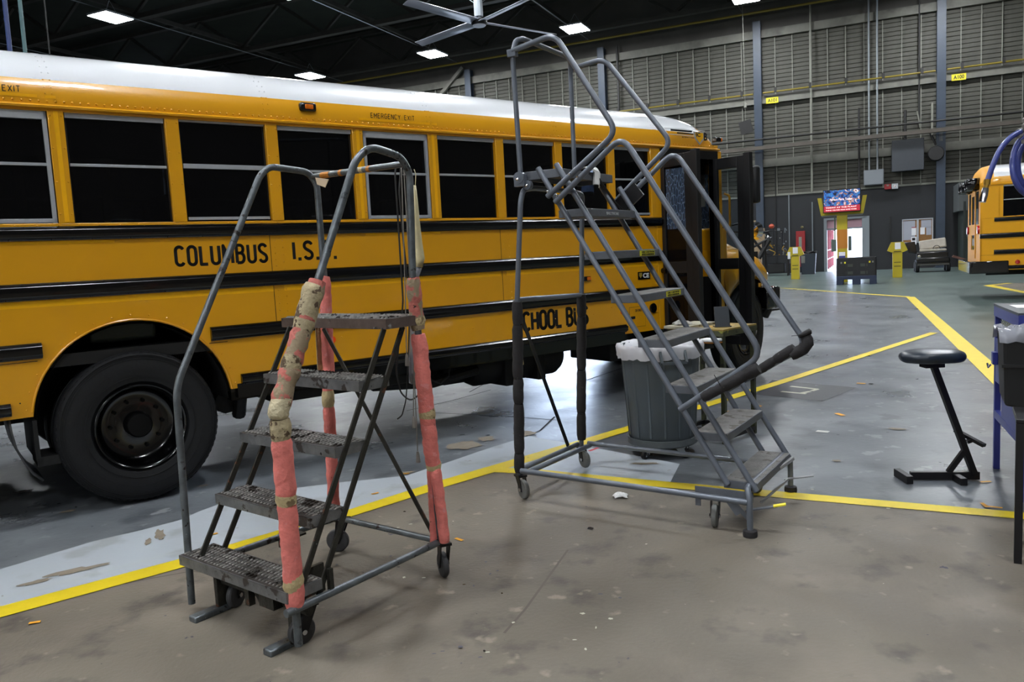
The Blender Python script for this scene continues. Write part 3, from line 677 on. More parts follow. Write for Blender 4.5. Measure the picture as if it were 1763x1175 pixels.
def make_bus(name, label, loc, rz, main=True):
    b = thing(name, label, 'bus', loc, rz)
    # lower side skin, with the wheel arch cut out
    def side_skin(x0, x1, z1, nm, y0, y1):
        xs = [x0]
        if x0 < -.62 < x1:
            xs += [-.62 + 1.24 * (0.5 - 0.5 * math.cos(PI * k / 32)) for k in range(33)]
        if x1 > xs[-1]: xs.append(x1)
        vs, fs = [], []
        bot = []
        for x in xs: bot.append((x, arch_z(x, 0, .62, .69)))
        n = len(bot)
        for y in (y0, y1):
            for x, z in bot: vs.append((x, y, z))
            for x, z in bot: vs.append((x, y, z1))
        for j, o in enumerate((0, 2 * n)):
            for i in range(n - 1): fs.append((o + i, o + i + 1, o + n + i + 1, o + n + i))
        for i in range(n - 1): fs.append((i, i + 1, 2*n + i + 1, 2*n + i)); fs.append((n + i, n + i + 1, 3*n + i + 1, 3*n + i))
        fs.append((0, n, 3*n, 2*n)); fs.append((n - 1, 2*n - 1, 4*n - 1, 3*n - 1))
        return MB().add(vs, fs).build(nm, YEL, b, smooth=0)
    seams = [XR, -3.19, -.337 - 1.42, -.40, .998, 3.10, XD0]
    seams = [XR, -2.5, -.40, .99, 3.10, XD0]
    side_skin(XR, XD0, 1.865, 'side_panel', 0.0, .03)
    side_skin(XR, XD1, 1.865, 'side_panel_far', 2.41, 2.44)
    for x in (-.40, .99, 3.10):
        if x > 0: MB().box(x - .002, -.0015, 1.15, x + .002, .0, 1.415).box(x - .002, -.0015, 1.52, x + .002, 0, 1.785).build('panel_seam', GASK, b, smooth=0)
    MB().box(XR, -.0015, 1.034, -.56, 0, 1.038).box(.49, -.0015, 1.034, .62, 0, 1.038).build('panel_seam', GASK, b, smooth=0)
    # arch lip
    MB().tube([(.628 * math.cos(R(a)), -.004, .62 + .628 * math.sin(R(a))) for a in range(7, 174, 4)], .008, n=5).build('arch_lip', YEL, b)
    rivets([(.66 * math.cos(R(a)), 0, .62 + .66 * math.sin(R(a))) for a in range(10, 172, 10)], b)
    # sill, window posts, header
    MB().box(XR, 0, 1.865, XD0, .06, 1.892).box(XR, 2.38, 1.865, XD1, 2.44, 1.892).build('window_sill', YEL, b, smooth=0, bevel=.004)
    MB().box(XR, 0, 2.585, XF - .06, .05, 2.66).box(XR, 2.39, 2.585, XF - .06, 2.44, 2.66).build('header_rail', YEL, b, smooth=0)
    MB().tube([(XR, -.012, 2.612), (XF - .05, -.012, 2.612)], .012, n=6).build('drip_rail', YEL, b)
    posts = []
    for k in range(-4, 8):
        x = pillar_x(k); em = k in (-1, 0, 3, 4)
        box('window_post', YEL, b, x - .045, -.002, 1.89, x + .045, .055, 2.6, bevel=.004)
        if em and main: box('reflective_strip', YTAPE, b, x - .012, -.0035, 1.9, x + .014, -.002, 2.59)
        rivets([(x + sx, -.002, z) for sx in (-.032, .032) for z in (1.95, 2.15, 2.36, 2.56)], b)
        box('window_post', YEL, b, x - .045, 2.385, 1.89, x + .045, 2.442, 2.6)
    box('window_post', YEL, b, 5.085, -.002, 1.865, XD0, .1, 2.6, bevel=.006); box('window_post', YEL, b, XR, -.002, 1.865, pillar_x(-4) - .02, .055, 2.6, bevel=.004)
    box('door_post', YEL, b, 5.15, -.003, .69, XD0, .12, 2.56, bevel=.01)
    box('window_post', YEL, b, 5.085, 2.385, 1.865, XD1, 2.442, 2.6)
    # windows
    for k in range(-4, 8):
        x0 = pillar_x(k) + .045; x1 = (pillar_x(k + 1) - .045) if k < 7 else 5.085
        z0, z1 = 1.892, 2.585
        wn = MB().box(x0, .035, z0, x0 + .014, .05, z1).box(x1 - .014, .035, z0, x1, .05, z1).box(x0, .035, z0, x1, .05, z0 + .008).build('window', GASK, b, smooth=0)
        em = k in (-1, 3)
        drop = .035 if k == 1 else 0.0
        mid = 2.26 - (0.0 if k not in (1,) else -.02)
        box('upper_pane', TINT, wn, x0 + .012, .036, mid, x1 - .012, .040, z1, smooth=0)
        box('lower_pane', TINT, wn, x0 + .012, .028, z0 + .01, x1 - .012, .032, mid, smooth=0)
        if em:
            f = .03
            MB().box(x0 + .006, .005, z0 + .004, x1 - .006, .03, z0 + .03).box(x0 + .006, .005, z1 - .05, x1 - .006, .03, z1).box(x0 + .006, .005, z0, x0 + .03, .03, z1).box(x1 - .03, .005, z0, x1 - .006, .03, z1).build('alu_frame', ALU, wn, smooth=0, bevel=.002)
            box('meeting_rail', ALU, wn, x0 + .03, .01, mid - .01, x1 - .03, .03, mid + .008)
        else:
            MB().box(x0 + .006, .012, z1 - (.03 if k != 1 else .012), x1 - .006, .035, z1).build('head_strip', ALU, wn, smooth=0)
            MB().box(x0 + .01, .015, mid - (.022 if k == 1 else .008), x1 - .01, .03, mid + .01).build('meeting_rail', ALU, wn, smooth=0, bevel=.002)
            if k == 1 or k == 7: box('bottom_strip', ALU, wn, x0 + .012, .014, z0 + .012, x1 - .012, .03, z0 + .032)
        # far side
        box('far_pane', TINT, wn, x0, 2.40, z0, x1, 2.405, z1, smooth=0)
        box('far_rail', ALU, wn, x0, 2.395, 2.25, x1, 2.41, 2.27, smooth=0)
    # rub rails
    def rail(x0, x1, z0, z1, nm='rub_rail', far=False):
        h = z1 - z0; pr = [(0, z0), (-.012, z0), (-.016, z0 + .008), (-.030, z0 + .016), (-.036, z0 + .3*h), (-.034, z0 + .5*h), (-.037, z0 + .68*h), (-.034, z1 - .018), (-.018, z1 - .010), (-.012, z1), (0, z1)]
        if far: pr = [(2.44 - p[0], p[1]) for p in pr]
        return MB().prism(pr, 'x', x0, x1).build(nm, BLK, b, smooth=60)
    rails = [(XR + .26, XD0 - .01, 1.785, 1.872), (XR - .02, XD0 - .01, 1.417, 1.522), (XR + .26, -.53, 1.052, 1.150), (.505, XD0 - .01, 1.052, 1.150), (XR + .36, -.73, .712, .79), (.69, 4.64, .712, .79)]
    for r_ in rails: rail(*r_)
    for r_ in rails[:2]: rail(*r_, far=True)
    pts = []
    for x0, x1, z0, z1 in rails:
        n = int((x1 - x0) / .23)
        for i in range(n + 1):
            pts += [(x0 + .03 + i * .23, -.014, z0 + .005), (x0 + .12 + i * .23, -.014, z1 - .004)]
    rivets([p for p in pts if p[0] < XD0 - .03], b, r=.005, h=.006, m=DBLK)
    # rivets: gutter, sill, panels
    g = []
    x = XR + .03
    while x < XF - .1: g += [(x, 0, 2.645)]; x += .046
    rivets(g, b, r=.008, h=.007)
    s_ = []; x = XR + .03
    while x < XD0 - .1: s_.append((x, 0, 1.878)); x += .118
    rivets(s_, b)
    q = []
    for cx in (1.03, 3.14):
        for i in range(5): q += [(cx - .005, 0, 1.56 + i * .046 - .0), (cx + .055, 0, 1.535 + i * .052)]
        for i in range(5): q += [(cx - .005, 0, 1.18 + i * .05), (cx + .055, 0, 1.165 + i * .055)]
    for cx in (-.85, -1.6, -2.4, 1.25, 1.75, 2.25, 2.75, 3.2, 3.7, 4.2):
        q += [(cx, 0, .93), (cx + .01, 0, .85)]
        if cx > 1: q += [(cx + .25, 0, .98)]
    for i in range(14): q += [(5.12, -.0, .8 + i * .075)]
    rivets(q, b)
    # roof
    ys_low = [0.0, .002, .006, .012, .02, .032]
    ys_up = [.032, .05, .08, .13, .2, .3, .42, .58, .78, 1.0, 1.22]
    ys_up = ys_up + [2.44 - y for y in ys_up[-2::-1]]
    xs = [XR - .018, XR - .01, XR, XR + .05, XR + .12, XR + .25] + [XR + .25 + (5.55 - XR - .25) * i / 12 for i in range(1, 13)] + [5.7, 5.85, 5.95]
    xf = [5.95, 6.02, 6.08, 6.13, 6.18, 6.21, 6.235, 6.25, 6.262, 6.269]
    roof_piece(xs + xf[1:], ys_low, 'roof_side', YEL, b)
    rc = [x for x in xs if x <= XR + .26]
    roof_piece(rc, ys_up, 'rear_cap', YELR, b)
    roof_piece(xs[len(rc) - 1:], ys_up, 'roof', WHT, b)
    roof_piece(xf, ys_up, 'front_cap', YEL, b)
    roof_piece(xs + xf[1:], [2.44 - y for y in ys_low[::-1]], 'roof_side', YEL, b)
    for x in [-.337 + 1.381 * i for i in range(-2, 5)]:
        roof_piece([x - .024, x - .023, x + .023, x + .024], ys_up, 'roof_bow', WHT, b, lift=.002); roof_piece([x - .024, x - .023, x + .023, x + .024], ys_low, 'roof_bow', YEL, b, lift=.002)
        rp = []
        for sx in (-.018, .018):
            for y in (.004, .012, .03, .06, .1, .16, .24): rp.append((x + sx, y - .003, roofz(y) + .003))
        rivets([q_ for q_ in rp if q_[2] > 2.8], b, n=(0, -.8, .6), m=WHT, r=.005, h=.004); rivets([q_ for q_ in rp if q_[2] <= 2.8], b, n=(0, -1, .2), r=.005, h=.004)
    # body underside, floor, interior
    box('bus_floor', DBLK, b, XR + .05, .04, .98, XD0, 2.4, 1.06, smooth=0)
    box('ceiling_liner', INTW, b, XR + .05, .06, 2.63, XF - .3, 2.38, 2.64, smooth=0)
    MB().box(.62, .03, .60, XD0, .06, .70).box(.62, .03, .60, 5.1, .12, .66).box(.66, -.008, .62, 4.62, .05, .722).build('skirt', BLK, b, smooth=0)
    MB().box(XR + .2, .75, .55, 7.3, .83, .8).box(XR + .2, 1.6, .55, 7.3, 1.68, .8).build('chassis_frame', CHAS, b, smooth=0)
    wl = MB(); ar = [(.60 * math.cos(R(a)), .62 + .60 * math.sin(R(a))) for a in range(0, 181, 10)]
    wl.sheet([[(x, .03, z), (x, .70, z)] for x, z in ar]).add([(.60, .70, .1 + .52), (-.60, .70, .62)] + [(x, .70, z) for x, z in ar], [tuple(range(2, 2 + len(ar)))])
    wl.box(-.625, .02, .40, -.60, .6, .66).build('wheel_well', CHAS, b, smooth=0)
    MB().box(-.62, .03, .36, -.45, .32, .42).build('flap_bracket', CHAS, b); MB().tube([(.72, .12, .66), (.73, .25, .45)], .05).build('shock_absorber', CHAS, b); MB().tube([(.66, .3, .55), (.66, .6, .55)], .085).build('air_tank', CHAS, b)
    MB().tube([(0, .3, .52), (0, 2.1, .52)], .09).lathe([(.05, -.2), (.2, -.1), (.22, 0), (.2, .1), (.05, .2)], 'x', (0, 1.22, .52)).build('rear_axle', CHAS, b)
    u = MB(); u.box(1.0, .2, .5, 2.3, .7, .98)
    u.lathe([(.12, 2.5), (.17, 2.55), (.18, 2.9), (.14, 2.95), (.15, 3.25), (.17, 3.3)], 'x', (0, .95, .55))
    u.lathe([(.17, 3.0), (.21, 3.08), (.21, 4.05), (.17, 4.12)], 'x', (0, .55, .52)).box(2.0, .5, .42, 2.2, .8, .7).box(2.45, .45, .40, 2.62, .9, .6).tube([(1.9, .35, .5), (2.5, .32, .45), (3.0, .35, .5)], .05).box(3.3, .3, .30, 3.42, .8, .7).box(3.7, .3, .31, 3.8, .8, .7).box(2.3, .4, .5, 2.6, 1.8, .98).box(2.75, .55, .36, 3.0, 1.0, .7).box(3.9, .5, .5, 4.2, 1.2, .98)
    u.tube([(4.4, .5, .7), (5.0, .55, .5), (5.3, .6, .48)], .07).box(4.65, .25, .38, 5.15, .9, .98).box(5.15, .3, .3, 6.0, 1.3, .98)
    u.build('underbody_tanks', CHAS, b, smooth=30, bevel=.015)
    MB().tube([(2.3, .1, .62), (2.33, .08, .52), (2.42, .07, .47), (2.52, .08, .53), (2.55, .1, .62)], .008, n=6).build('cable_loop', DBLK, b)
    # mud flap
    fl_ = [(-.745 + .0, .69), (-.74, .60), (-.725, .50), (-.69, .40), (-.65, .32), (-.60, .27)]
    MB().sheet([[(x, y, z) for y in (.02, .15, .3, .5)] for x, z in fl_]).build('mud_flap', mat('flap_rubber', '3a3b3e', 0.5, var=.15), b, solid=.012)
    if main:
        MB().sheet([[(x, y, z) for y in (.9, 1.1, 1.3)] for x, z in [(-.82, .68), (-.8, .58), (-.76, .5)]]).build('mud_flap', mat('flap_rubber', '3a3b3e'), b, solid=.012)
    # wheels
    wheel(b, 0, 0.0, 'rear_wheel', dual=True)
    wheel(b, 0, 2.44, 'rear_wheel', near=False)
    # ---- rear wall
    rw = MB().box(XR - .012, 0, .69, XR + .02, .30, 2.62).box(XR - .012, 2.14, .69, XR + .02, 2.44, 2.62).box(XR - .012, .3, .69, XR + .02, 2.14, 1.05).box(XR - .012, .3, 2.5, XR + .02, 2.14, 2.62)
    rw.box(XR - .012, .3, 1.05, XR + .02, .78, 1.75).box(XR - .012, 1.66, 1.05, XR + .02, 2.14, 1.75).build('rear_panel', YELR, b, smooth=0)
    dr_ = MB().box(XR - .03, .80, .95, XR - .005, .92, 2.52).box(XR - .03, 1.52, .95, XR - .005, 1.64, 2.52).box(XR - .03, .92, .95, XR - .005, 1.52, 1.15).box(XR - .03, .92, 1.5, XR - .005, 1.52, 1.75).box(XR - .03, .92, 2.42, XR - .005, 1.52, 2.52).build('rear_door', YELR, b, smooth=0)
    box('pane', DGLASS, dr_, XR - .02, .9, 1.15, XR - .012, 1.54, 1.5, smooth=0); box('pane', DGLASS, dr_, XR - .02, .9, 1.75, XR - .012, 1.54, 2.42, smooth=0)
    MB().box(XR - .02, .3, 1.75, XR, .78, 2.5).box(XR - .02, 1.66, 1.75, XR, 2.14, 2.5).build('rear_pane', DGLASS, b, smooth=0)
    for y in (.12, 2.2): MB().lathe([(.0, -.05), (.09, -.045), (.1, 0)], 'x', (XR - .012, y + .06, 1.62)).build('tail_lamp', REDL, b)
    for y in (.32, .72, 1.6, 2.1): MB().lathe([(.0, -.1), (.1, -.09), (.11, 0)], 'x', (XR - .0, y, 2.66)).build('warning_lamp', REDL if y in (.32, 2.1) else AMB, b)
    for y in (.32, .75, 1.6, 2.1): MB().lathe([(.13, -.25), (.14, .0)], 'x', (XR - .0, y, 2.66), cap=False, n=16).build('lamp_hood', BLK, b, solid=.01)
    MB().box(XR - .22, -.02, .62, XR + .03, 2.46, .9).box(XR - .18, -.04, .62, XR + .55, .02, .9).build('rear_bumper', mat('bumper_gloss_black', '0a0a0c', .08, coat=1.0), b, bevel=.02)
    MB().lathe([(0, -.03), (.045, -.025), (.05, 0)], 'y', (XR + .72, 0, .86)).build('side_lamp', REDL, b)
    # ---- entrance: step well, doors
    MB().box(XD0, .95, .4, XD1, 1.0, 2.5).box(XD0, .05, .38, XD1, 1.0, .42).box(XD0, .35, .42, XD1, 1.0, .66).box(XD0, .65, .66, XD1, 1.0, .92).box(XD0 - .03, .04, .4, XD0, 1.0, 2.5).box(XD1, .04, .4, XD1 + .03, 1.0, 1.2).build('step_well', DBLK, b, smooth=0)
    MB().tube([(5.62, .25, .5), (5.62, .25, 1.42), (5.56, .3, 1.5), (5.5, .5, 1.55)], .016).build('grab_rail', CHR, b)
    box('rail_clamp', CHR, b, 5.6, .22, 1.0, 5.70, .27, 1.05)
    MB().box(XD0 - .01, -.02, 2.50, XD1 + .06, .06, 2.59).box(XD1 - .02, -.01, .42, XD1 + .02, .05, 2.52).build('door_frame', BLK, b, smooth=0)
    box('step_nosing', INTW, b, XD0 + .05, .33, .655, XD1 - .05, .36, .675); box('header_sign', BLK, b, XD0, .1, 2.35, XD1 + .05, .15, 2.56)
    for i, xl in enumerate((XD0 + .0, XD1 + .0)):
        z0, z1 = (.46, 2.5) if i == 0 else (.16, 2.5)
        z0 = .44
        lf = MB().box(xl - .02, -.42, z0, xl + .02, -.33, z1).box(xl - .02, -.06, z0, xl + .02, -.01, z1).box(xl - .02, -.33, z1 - .12, xl + .02, -.06, z1).box(xl - .02, -.33, z0, xl + .02, -.06, z0 + .1).box(xl - .02, -.33, 1.28, xl + .02, -.06, 1.40)
        lf.box(xl - .03, -.50, z0, xl + .03, -.42, z1 + .02)
        o = lf.build('door_leaf', mat('door_leaf_black', '08080b', .5), b, smooth=0, bevel=.004)
        box('upper_pane', CLEAR if i else TINT, o, xl - .004, -.335, 1.40, xl + .004, -.055, z1 - .12, smooth=0)
        if i == 0: box('protective_film', FILMB, o, xl - .006, -.325, 1.74, xl + .006, -.07, z1 - .14, smooth=0)
        box('lower_pane', TINT if i == 0 else CLEAR, o, xl - .004, -.335, z0 + .1, xl + .004, -.055, 1.28, smooth=0)
        MB().tube([(xl, -.40, z0 + .02), (xl, -.40, z0 - .04)], .012).build('door_pivot', DBLK, o)
    MB().tube([(XD0 - .02, .02, 1.31), (XD0 - .02, -.06, 1.31)], .03).build('door_hinge', BLK, b)
    # ---- front: post, windscreen, cowl, hood, fender, bumper, mirror
    MB().box(XD1 + .03, .0, .75, XF, .10, 2.60).box(XD1 + .03, 2.34, .75, XF, 2.44, 2.60).build('front_post', YEL, b, bevel=.01)
    box('windscreen', FILMB, b, XF - .02, .10, 1.75, XF - .01, 2.34, 2.56, smooth=0); box('windscreen_divider', GASK, b, XF - .03, 1.19, 1.75, XF, 1.25, 2.56)
    box('cowl', YEL, b, XF - .1, .03, .9, XF + .12, 2.41, 1.75, bevel=.03)
    MB().tube([(XF + .02, -.01, 1.72), (XF + .05, -.06, 1.75), (XF + .05, -.06, 2.1), (XF + .02, -.01, 2.13)], .013, fillet=.04).build('grab_handle', YEL, b)
    hd = [(XF + .08, 1.70), (XF + .5, 1.68), (XF + 1.0, 1.58), (XF + 1.25, 1.42), (XF + 1.32, 1.2), (XF + 1.32, .75), (XF + .08, .75)]
    rows = []
    for x, z in [(XF + .1, 1.70), (XF + .45, 1.67), (XF + .8, 1.60), (XF + 1.1, 1.50), (XF + 1.28, 1.36), (XF + 1.34, 1.1), (XF + 1.34, .72)]:
        wv = .55 + (x - XF) * .05
        rows.append([(x, .40 + (x-XF)*.04, min(z, .8) if x < XF + 1.3 else z), (x, .42 + (x-XF)*.04, z - .14 if x < XF + 1.3 else z), (x, .52 + (x-XF)*.04, z - .04 if x < XF + 1.3 else z), (x, .75, z), (x, 1.22, z + .01), (x, 1.69, z), (x, 1.92 - (x-XF)*.04, z - .04 if x < XF + 1.3 else z), (x, 2.02 - (x-XF)*.04, z - .14 if x < XF + 1.3 else z), (x, 2.04 - (x-XF)*.04, min(z, .8) if x < XF + 1.3 else z)])
    MB().sheet(rows).build('hood', YEL, b, smooth=50)
    # fender, lofted over the wheel arch
    FX = 6.78; FR = .60
    for side in (0, 1):
        rows = []; rows2 = []
        for i in range(25):
            x = FX - .50 + (.50 + FR + .06) * i / 24
            d = 1 - ((x - FX) / (.50 if x < FX else FR)) ** 2; zb = .60 + .54 * (math.sqrt(d) if d > 0 else 0); zb = max(zb, .62 if x < FX else 1.04)
            t = (x - (FX - .50)) / (.50 + FR + .06)
            zt = 1.50 - .02 * t - .40 * max(0, t - .35) ** 1.7 * 1.6
            zt = max(zt, zb + .03)
            def Y(y): return y if side == 0 else 2.44 - y
            bul = .07 * math.sin(PI * min(1, t * 1.1))
            ins = .26 * max(0, t - .45) ** 2 / .3; bul = bul * .4
            row = [(x, Y(.04 + ins), zb), (x, Y(.0 - bul + ins), zb + (zt - zb) * .25), (x, Y(.0 - bul + ins), zb + (zt - zb) * .5), (x, Y(.06 - bul * .5 + ins), zb + (zt - zb) * .8), (x, Y(.18 + ins), zt), (x, Y(.50), zt + .03)]
            rows.append(row)
        MB().sheet(rows).build('fender', YEL, b, smooth=50, solid=.012)
        MB().box(XD1 + .03, Y(.03), .66, FX - .48, Y(.3), 1.50).build('fender_side', YEL, b, bevel=.01)
        MB().box(FX + FR + .0, Y(.30), 1.05, FX + FR + .05, Y(.55), 1.22).build('headlamp_panel', YEL, b, bevel=.02)
        MB().lathe([(0, .05), (.07, .045), (.09, 0)], 'x', (FX + FR + .05, Y(.42), 1.13)).build('headlamp', CHR, b)
    MB().box(FX - .62, .35, .6, FX + .6, .40, 1.45).box(FX - .62, 2.04, .6, FX + .6, 2.09, 1.45).build('inner_fender', CHAS, b, smooth=0)
    MB().box(XF + 1.34, .75, 1.0, XF + 1.37, 1.7, 1.35).build('grille', DBLK, b)
    MB().box(7.38, .17, .72, 7.60, 2.27, 1.0).box(7.28, .14, .72, 7.44, .3, 1.0).build('front_bumper', mat('bumper_gloss_black', '0a0a0c'), b, bevel=.03)
    MB().tube([(7.36, .2, .74), (7.36, .26, .64)], .06).build('tow_bracket', CHAS, b)
    wheel(b, FX, .10, 'front_wheel', steer=R(13))
    wheel(b, FX, 2.40, 'front_wheel', near=False)
    MB().tube([(FX, .3, .5), (FX, 2.1, .5)], .06).build('front_axle', CHAS, b)
    mr = MB().box(6.46, -.30, 2.0, 6.56, -.06, 2.42).build('mirror', mat('mirror_housing', '0a0a0d', .6), b, bevel=.03)
    MB().tube([(6.3, .05, 2.5), (6.48, -.16, 2.5), (6.51, -.18, 2.3)], .012, fillet=.05).tube([(6.3, .05, 1.75), (6.48, -.16, 1.8), (6.51, -.18, 2.1)], .012, fillet=.05).build('mirror_arm', BLK, mr)
    MB().lathe([(0, -.09), (.08, -.06), (.11, 0), (.08, .03), (0, .05)], 'x', (7.0, .1, 1.70), n=20).build('cross_view_mirror', CHR, b)
    MB().tube([(6.4, .2, 1.72), (6.9, .1, 1.68), (6.98, .1, 1.66)], .01, fillet=.05).build('mirror_arm', BLK, b)
    # seats
    if main:
        for i in range(12):
            x = -3.0 + i * .69
            for y0 in (.12, 1.42):
                st = MB().box(x, y0, 1.10, x + .42, y0 + .9, 1.5).box(x - .08, y0, 1.2, x + .04, y0 + .9, 2.12).build('seat', SEAT, b, bevel=.03)
        box('driver_guard', INTG, b, 4.95, .12, 1.1, 5.0, .95, 2.0); box('roof_hatch_panel', INTG, b, 4.45, .5, 2.50, 5.1, 1.9, 2.54)
        MB().box(4.7, .15, 1.2, 4.78, .9, 1.9).build('white_panel', INTW, b)
        box('driver_seat', SEAT, b, 5.6, 1.5, 1.3, 5.75, 2.05, 2.3, bevel=.05); box('dashboard', DBLK, b, 5.95, 1.0, 1.1, 6.2, 2.38, 1.8, bevel=.03)
        # lettering and tapes
        strokes('COLUMBUS', .312, 1.583, .655, .148, -.0015, INK, b, th=.15, gap=.62)
        strokes('I.S.D.', 1.155, 1.590, .362, .150, -.0015, INK, b, th=.16, gap=.55)
        strokes('SCHOOL BUS', 3.20, .835, .93, .195, -.0015, INK, b, th=.17, gap=.5)
        strokes('EMERGENCY  EXIT', 1.885, 2.688, .40, .040, -.0035, INK, b, th=.13, gap=.6)
        strokes('EMERGENCY  EXIT', -.885, 2.688, .40, .040, -.0035, INK, b, th=.13, gap=.6)
        for x0, x1, z0, z1 in ((1.78, 2.43, 2.664, 2.682), (-1.0, -.40, 2.664, 2.682), (-.36, -.30, 2.664, 2.682), (2.45, 2.50, 2.664, 2.682),
                               (.505 - .5, .99 - .0, 1.372, 1.413), (-3.2, 0.004, 1.372, 1.413), (1.07, 3.08, 1.372, 1.413), (3.15, 5.16, 1.372, 1.413), (-1.2, -.05, 1.762, 1.782), (1.77, 2.47, 1.762, 1.782)):
            MB().box(x0, -.0015, z0, x1, 0, z1).build('reflective_strip', YTAPE, b, smooth=0)
        # side roof lamp
        lp = MB().box(1.30, -.02, 2.70, 1.43, .03, 2.765).build('marker_lamp', BLK, b, bevel=.015); box('lens', AMB, lp, 1.335, -.03, 2.715, 1.40, -.018, 2.75, bevel=.006)
        lp = MB().box(4.08, -.014, 1.265, 4.17, 0, 1.31).build('marker_lamp', BLK, b, bevel=.005); box('lens', AMB, lp, 4.115, -.024, 1.27, 4.165, -.013, 1.305, bevel=.005)
        bd = box('badge', BLK, b, 4.84, -.008, 1.235, 5.02, 0, 1.315, bevel=.002)
        text_fit('CE', 4.91, 1.25, .09, .05, -.0095, WHT, bd, off=.04)
        MB().prism([(4.852, 1.305), (4.895, 1.305), (4.895, 1.275), (4.873, 1.25), (4.852, 1.275)], 'y', -.0105, -.008).build('shield', mat('badge_gold', 'a08c38', .4), bd, smooth=0)
        hf = MB().box(4.70, -.004, .75, 4.93, -.001, .955).build('fuel_door', YEL, b, bevel=.001)
        MB().box(4.697, -.002, .747, 4.70, 0, .958).box(4.93, -.002, .747, 4.933, 0, .958).box(4.697, -.002, .955, 4.933, 0, .958).box(4.697, -.002, .747, 4.933, 0, .750).build('door_gap', GASK, hf, smooth=0)
        box('latch', DBLK, hf, 4.715, -.01, .835, 4.775, -.003, .862, bevel=.003); text_fit('DEF ONLY', 4.78, .905, .1, .028, -.005, INK, hf, off=.01)
        MB().lathe([(.05, 0), (.052, -.012), (.04, -.016), (.02, -.01), (0, -.008)], 'y', (5.05, 0, .925), n=24, cap=False).build('port_cap', BLK, b)
        MB().lathe([(0, -.012), (.026, -.01), (.03, 0)], 'y', (4.60, 0, .925), n=16).build('reflector', mat('orange_reflector', 'ff5a14', .2), b)
        MB().lathe([(0, -.012), (.026, -.01), (.03, 0)], 'y', (1.42, 0, .965), n=16).build('reflector', mat('orange_reflector', 'ff5a14', .2), b)
        # logo on the front cap: stripes, shield, letter blocks
        lg = MB().box(5.30, -.016, 2.80, 5.95, -.012, 2.806).box(5.36, -.018, 2.738, 5.84, -.014, 2.744).build('logo_stripe', WHT, b, smooth=0)
        MB().box(5.40, -.016, 2.778, 5.74, -.012, 2.796).box(5.50, -.016, 2.754, 5.76, -.012, 2.768).build('logo_bar', INK, b, smooth=0)
        MB().prism([(5.76, 2.79), (5.94, 2.79), (5.94, 2.72), (5.86, 2.65), (5.78, 2.72)], 'y', -.017, -.013).build('logo_shield', mat('logo_silver', 'a4a6ae', .3), b, smooth=0)
        MB().prism([(5.79, 2.78), (5.92, 2.78), (5.92, 2.725), (5.86, 2.672), (5.80, 2.725)], 'y', -.0195, -.017).build('logo_field', YTAPE, b, smooth=0)
        text_fit('IC', 5.80, 2.735, .07, .045, -.021, INK, b, off=.03); text_fit('B', 5.93, 2.70, .06, .085, -.018, INK, b, off=.04)
        text_fit('INTERNATIONAL', 5.58, 2.715, .2, .014, -.013, INK, b, off=.01)
        box('unit_sign', INTW, b, 6.19, .2, 2.0, 6.2, .42, 2.4); text_fit('2145', .0, 2.07, .2, .08, -.0, INK, b).location = (6.186, .23, 2.1)
        b.children[-1].rotation_euler = (PI/2, 0, -PI/2)
        text_fit('PROPANE', 6.30, 1.22, .24, .06, .048, mat('green_letter', '6a9a5a', .5), b, off=.01)
    MB().box(6.16, -.015, 2.70, 6.24, .06, 2.75).build('clearance_lamp', BLK, b, bevel=.01); MB().box(6.23, -.005, 2.705, 6.275, .05, 2.748).build('clearance_lens', AMB, b, bevel=.01)
    return b

bus1 = make_bus('school_bus', 'long yellow school bus with white roof and open front doors, behind both ladders', (-2.5352, 5.239, 0), .6439, True)
b2c = Vector((10.75, 17.9, 0)); b2d = Vector((math.cos(R(-24.7)), math.sin(R(-24.7)), 0))
bus2 = make_bus('school_bus', 'distant second yellow school bus seen from its rear corner at the right edge', b2c - b2d * XR, R(-24.7), False)

def D(px, py, y):
    """point on a pixel's ray at world depth y"""
    d = fwd + rt * ((px - 881.5) / FPX) - upv * ((py - 587.5) / FPX)
    return Vector((0, 0, CAMH)) + d * (y / d.y)

# ================================================================== LADDERS
def caster(root, x, y, ztop, r, heading, m, fork=DARKM, name='caster'):
    h = R(heading); off = .035
    o = MB().box(-.035, -.03, ztop - .012, .035, .03, ztop).build(name, fork, root, loc=(x, y, 0), rot=(0, 0, h))
    for s_ in (-1, 1):
        MB().prism([(-.03, ztop - .012), (.03, ztop - .012), (-off + .014, r - .012), (-off - .014, r - .012)], 'y', s_ * .022 - .002, s_ * .022 + .002).build('fork', fork, o, smooth=0)
    MB().lathe([(.0, -.016), (r * .7, -.016), (r * .92, -.014), (r, -.008), (r, .008), (r * .92, .014), (r * .7, .016), (0, .016)], 'y', (-off, 0, r), n=28).build('wheel', m, o)
    MB().lathe([(.011, -.03), (.011, .03)], 'y', (-off, 0, r), n=8).build('axle_bolt', CHR, o)
    return o

# ---- worn ladder on the left (local x towards the climber, y left to right)
L1 = thing('rolling_ladder', 'worn steel rolling ladder with five grip steps and pink foam on its posts', 'ladder', (-.951, 4.025, 0), R(-128.04))
tr_ = .0165
MB().tube([(.805, -.1, .03), (.78, -.1, 1.03), (.25, -.1, 1.99), (.19, -.1, 2.035), (-.03, -.09, 2.02), (-.075, -.08, 1.96), (-.045, -.04, 1.3), (.0, -.05, .19)], tr_, n=12, fillet=.07).build('handrail', STEEL, L1)
MB().tube([(.80, .68, .04), (.80, .68, 1.0), (.325, .68, 1.97), (.235, .68, 2.03), (.06, .68, 2.00), (.01, .68, 1.93), (.035, .68, 1.45), (-.04, .68, .19)], tr_, n=12, fillet=.07).build('handrail', STEEL, L1)
MB().tube([(-.05, -.085, 1.995), (.03, .68, 1.97)], .0145, n=10).build('top_crossbar', STEEL, L1)
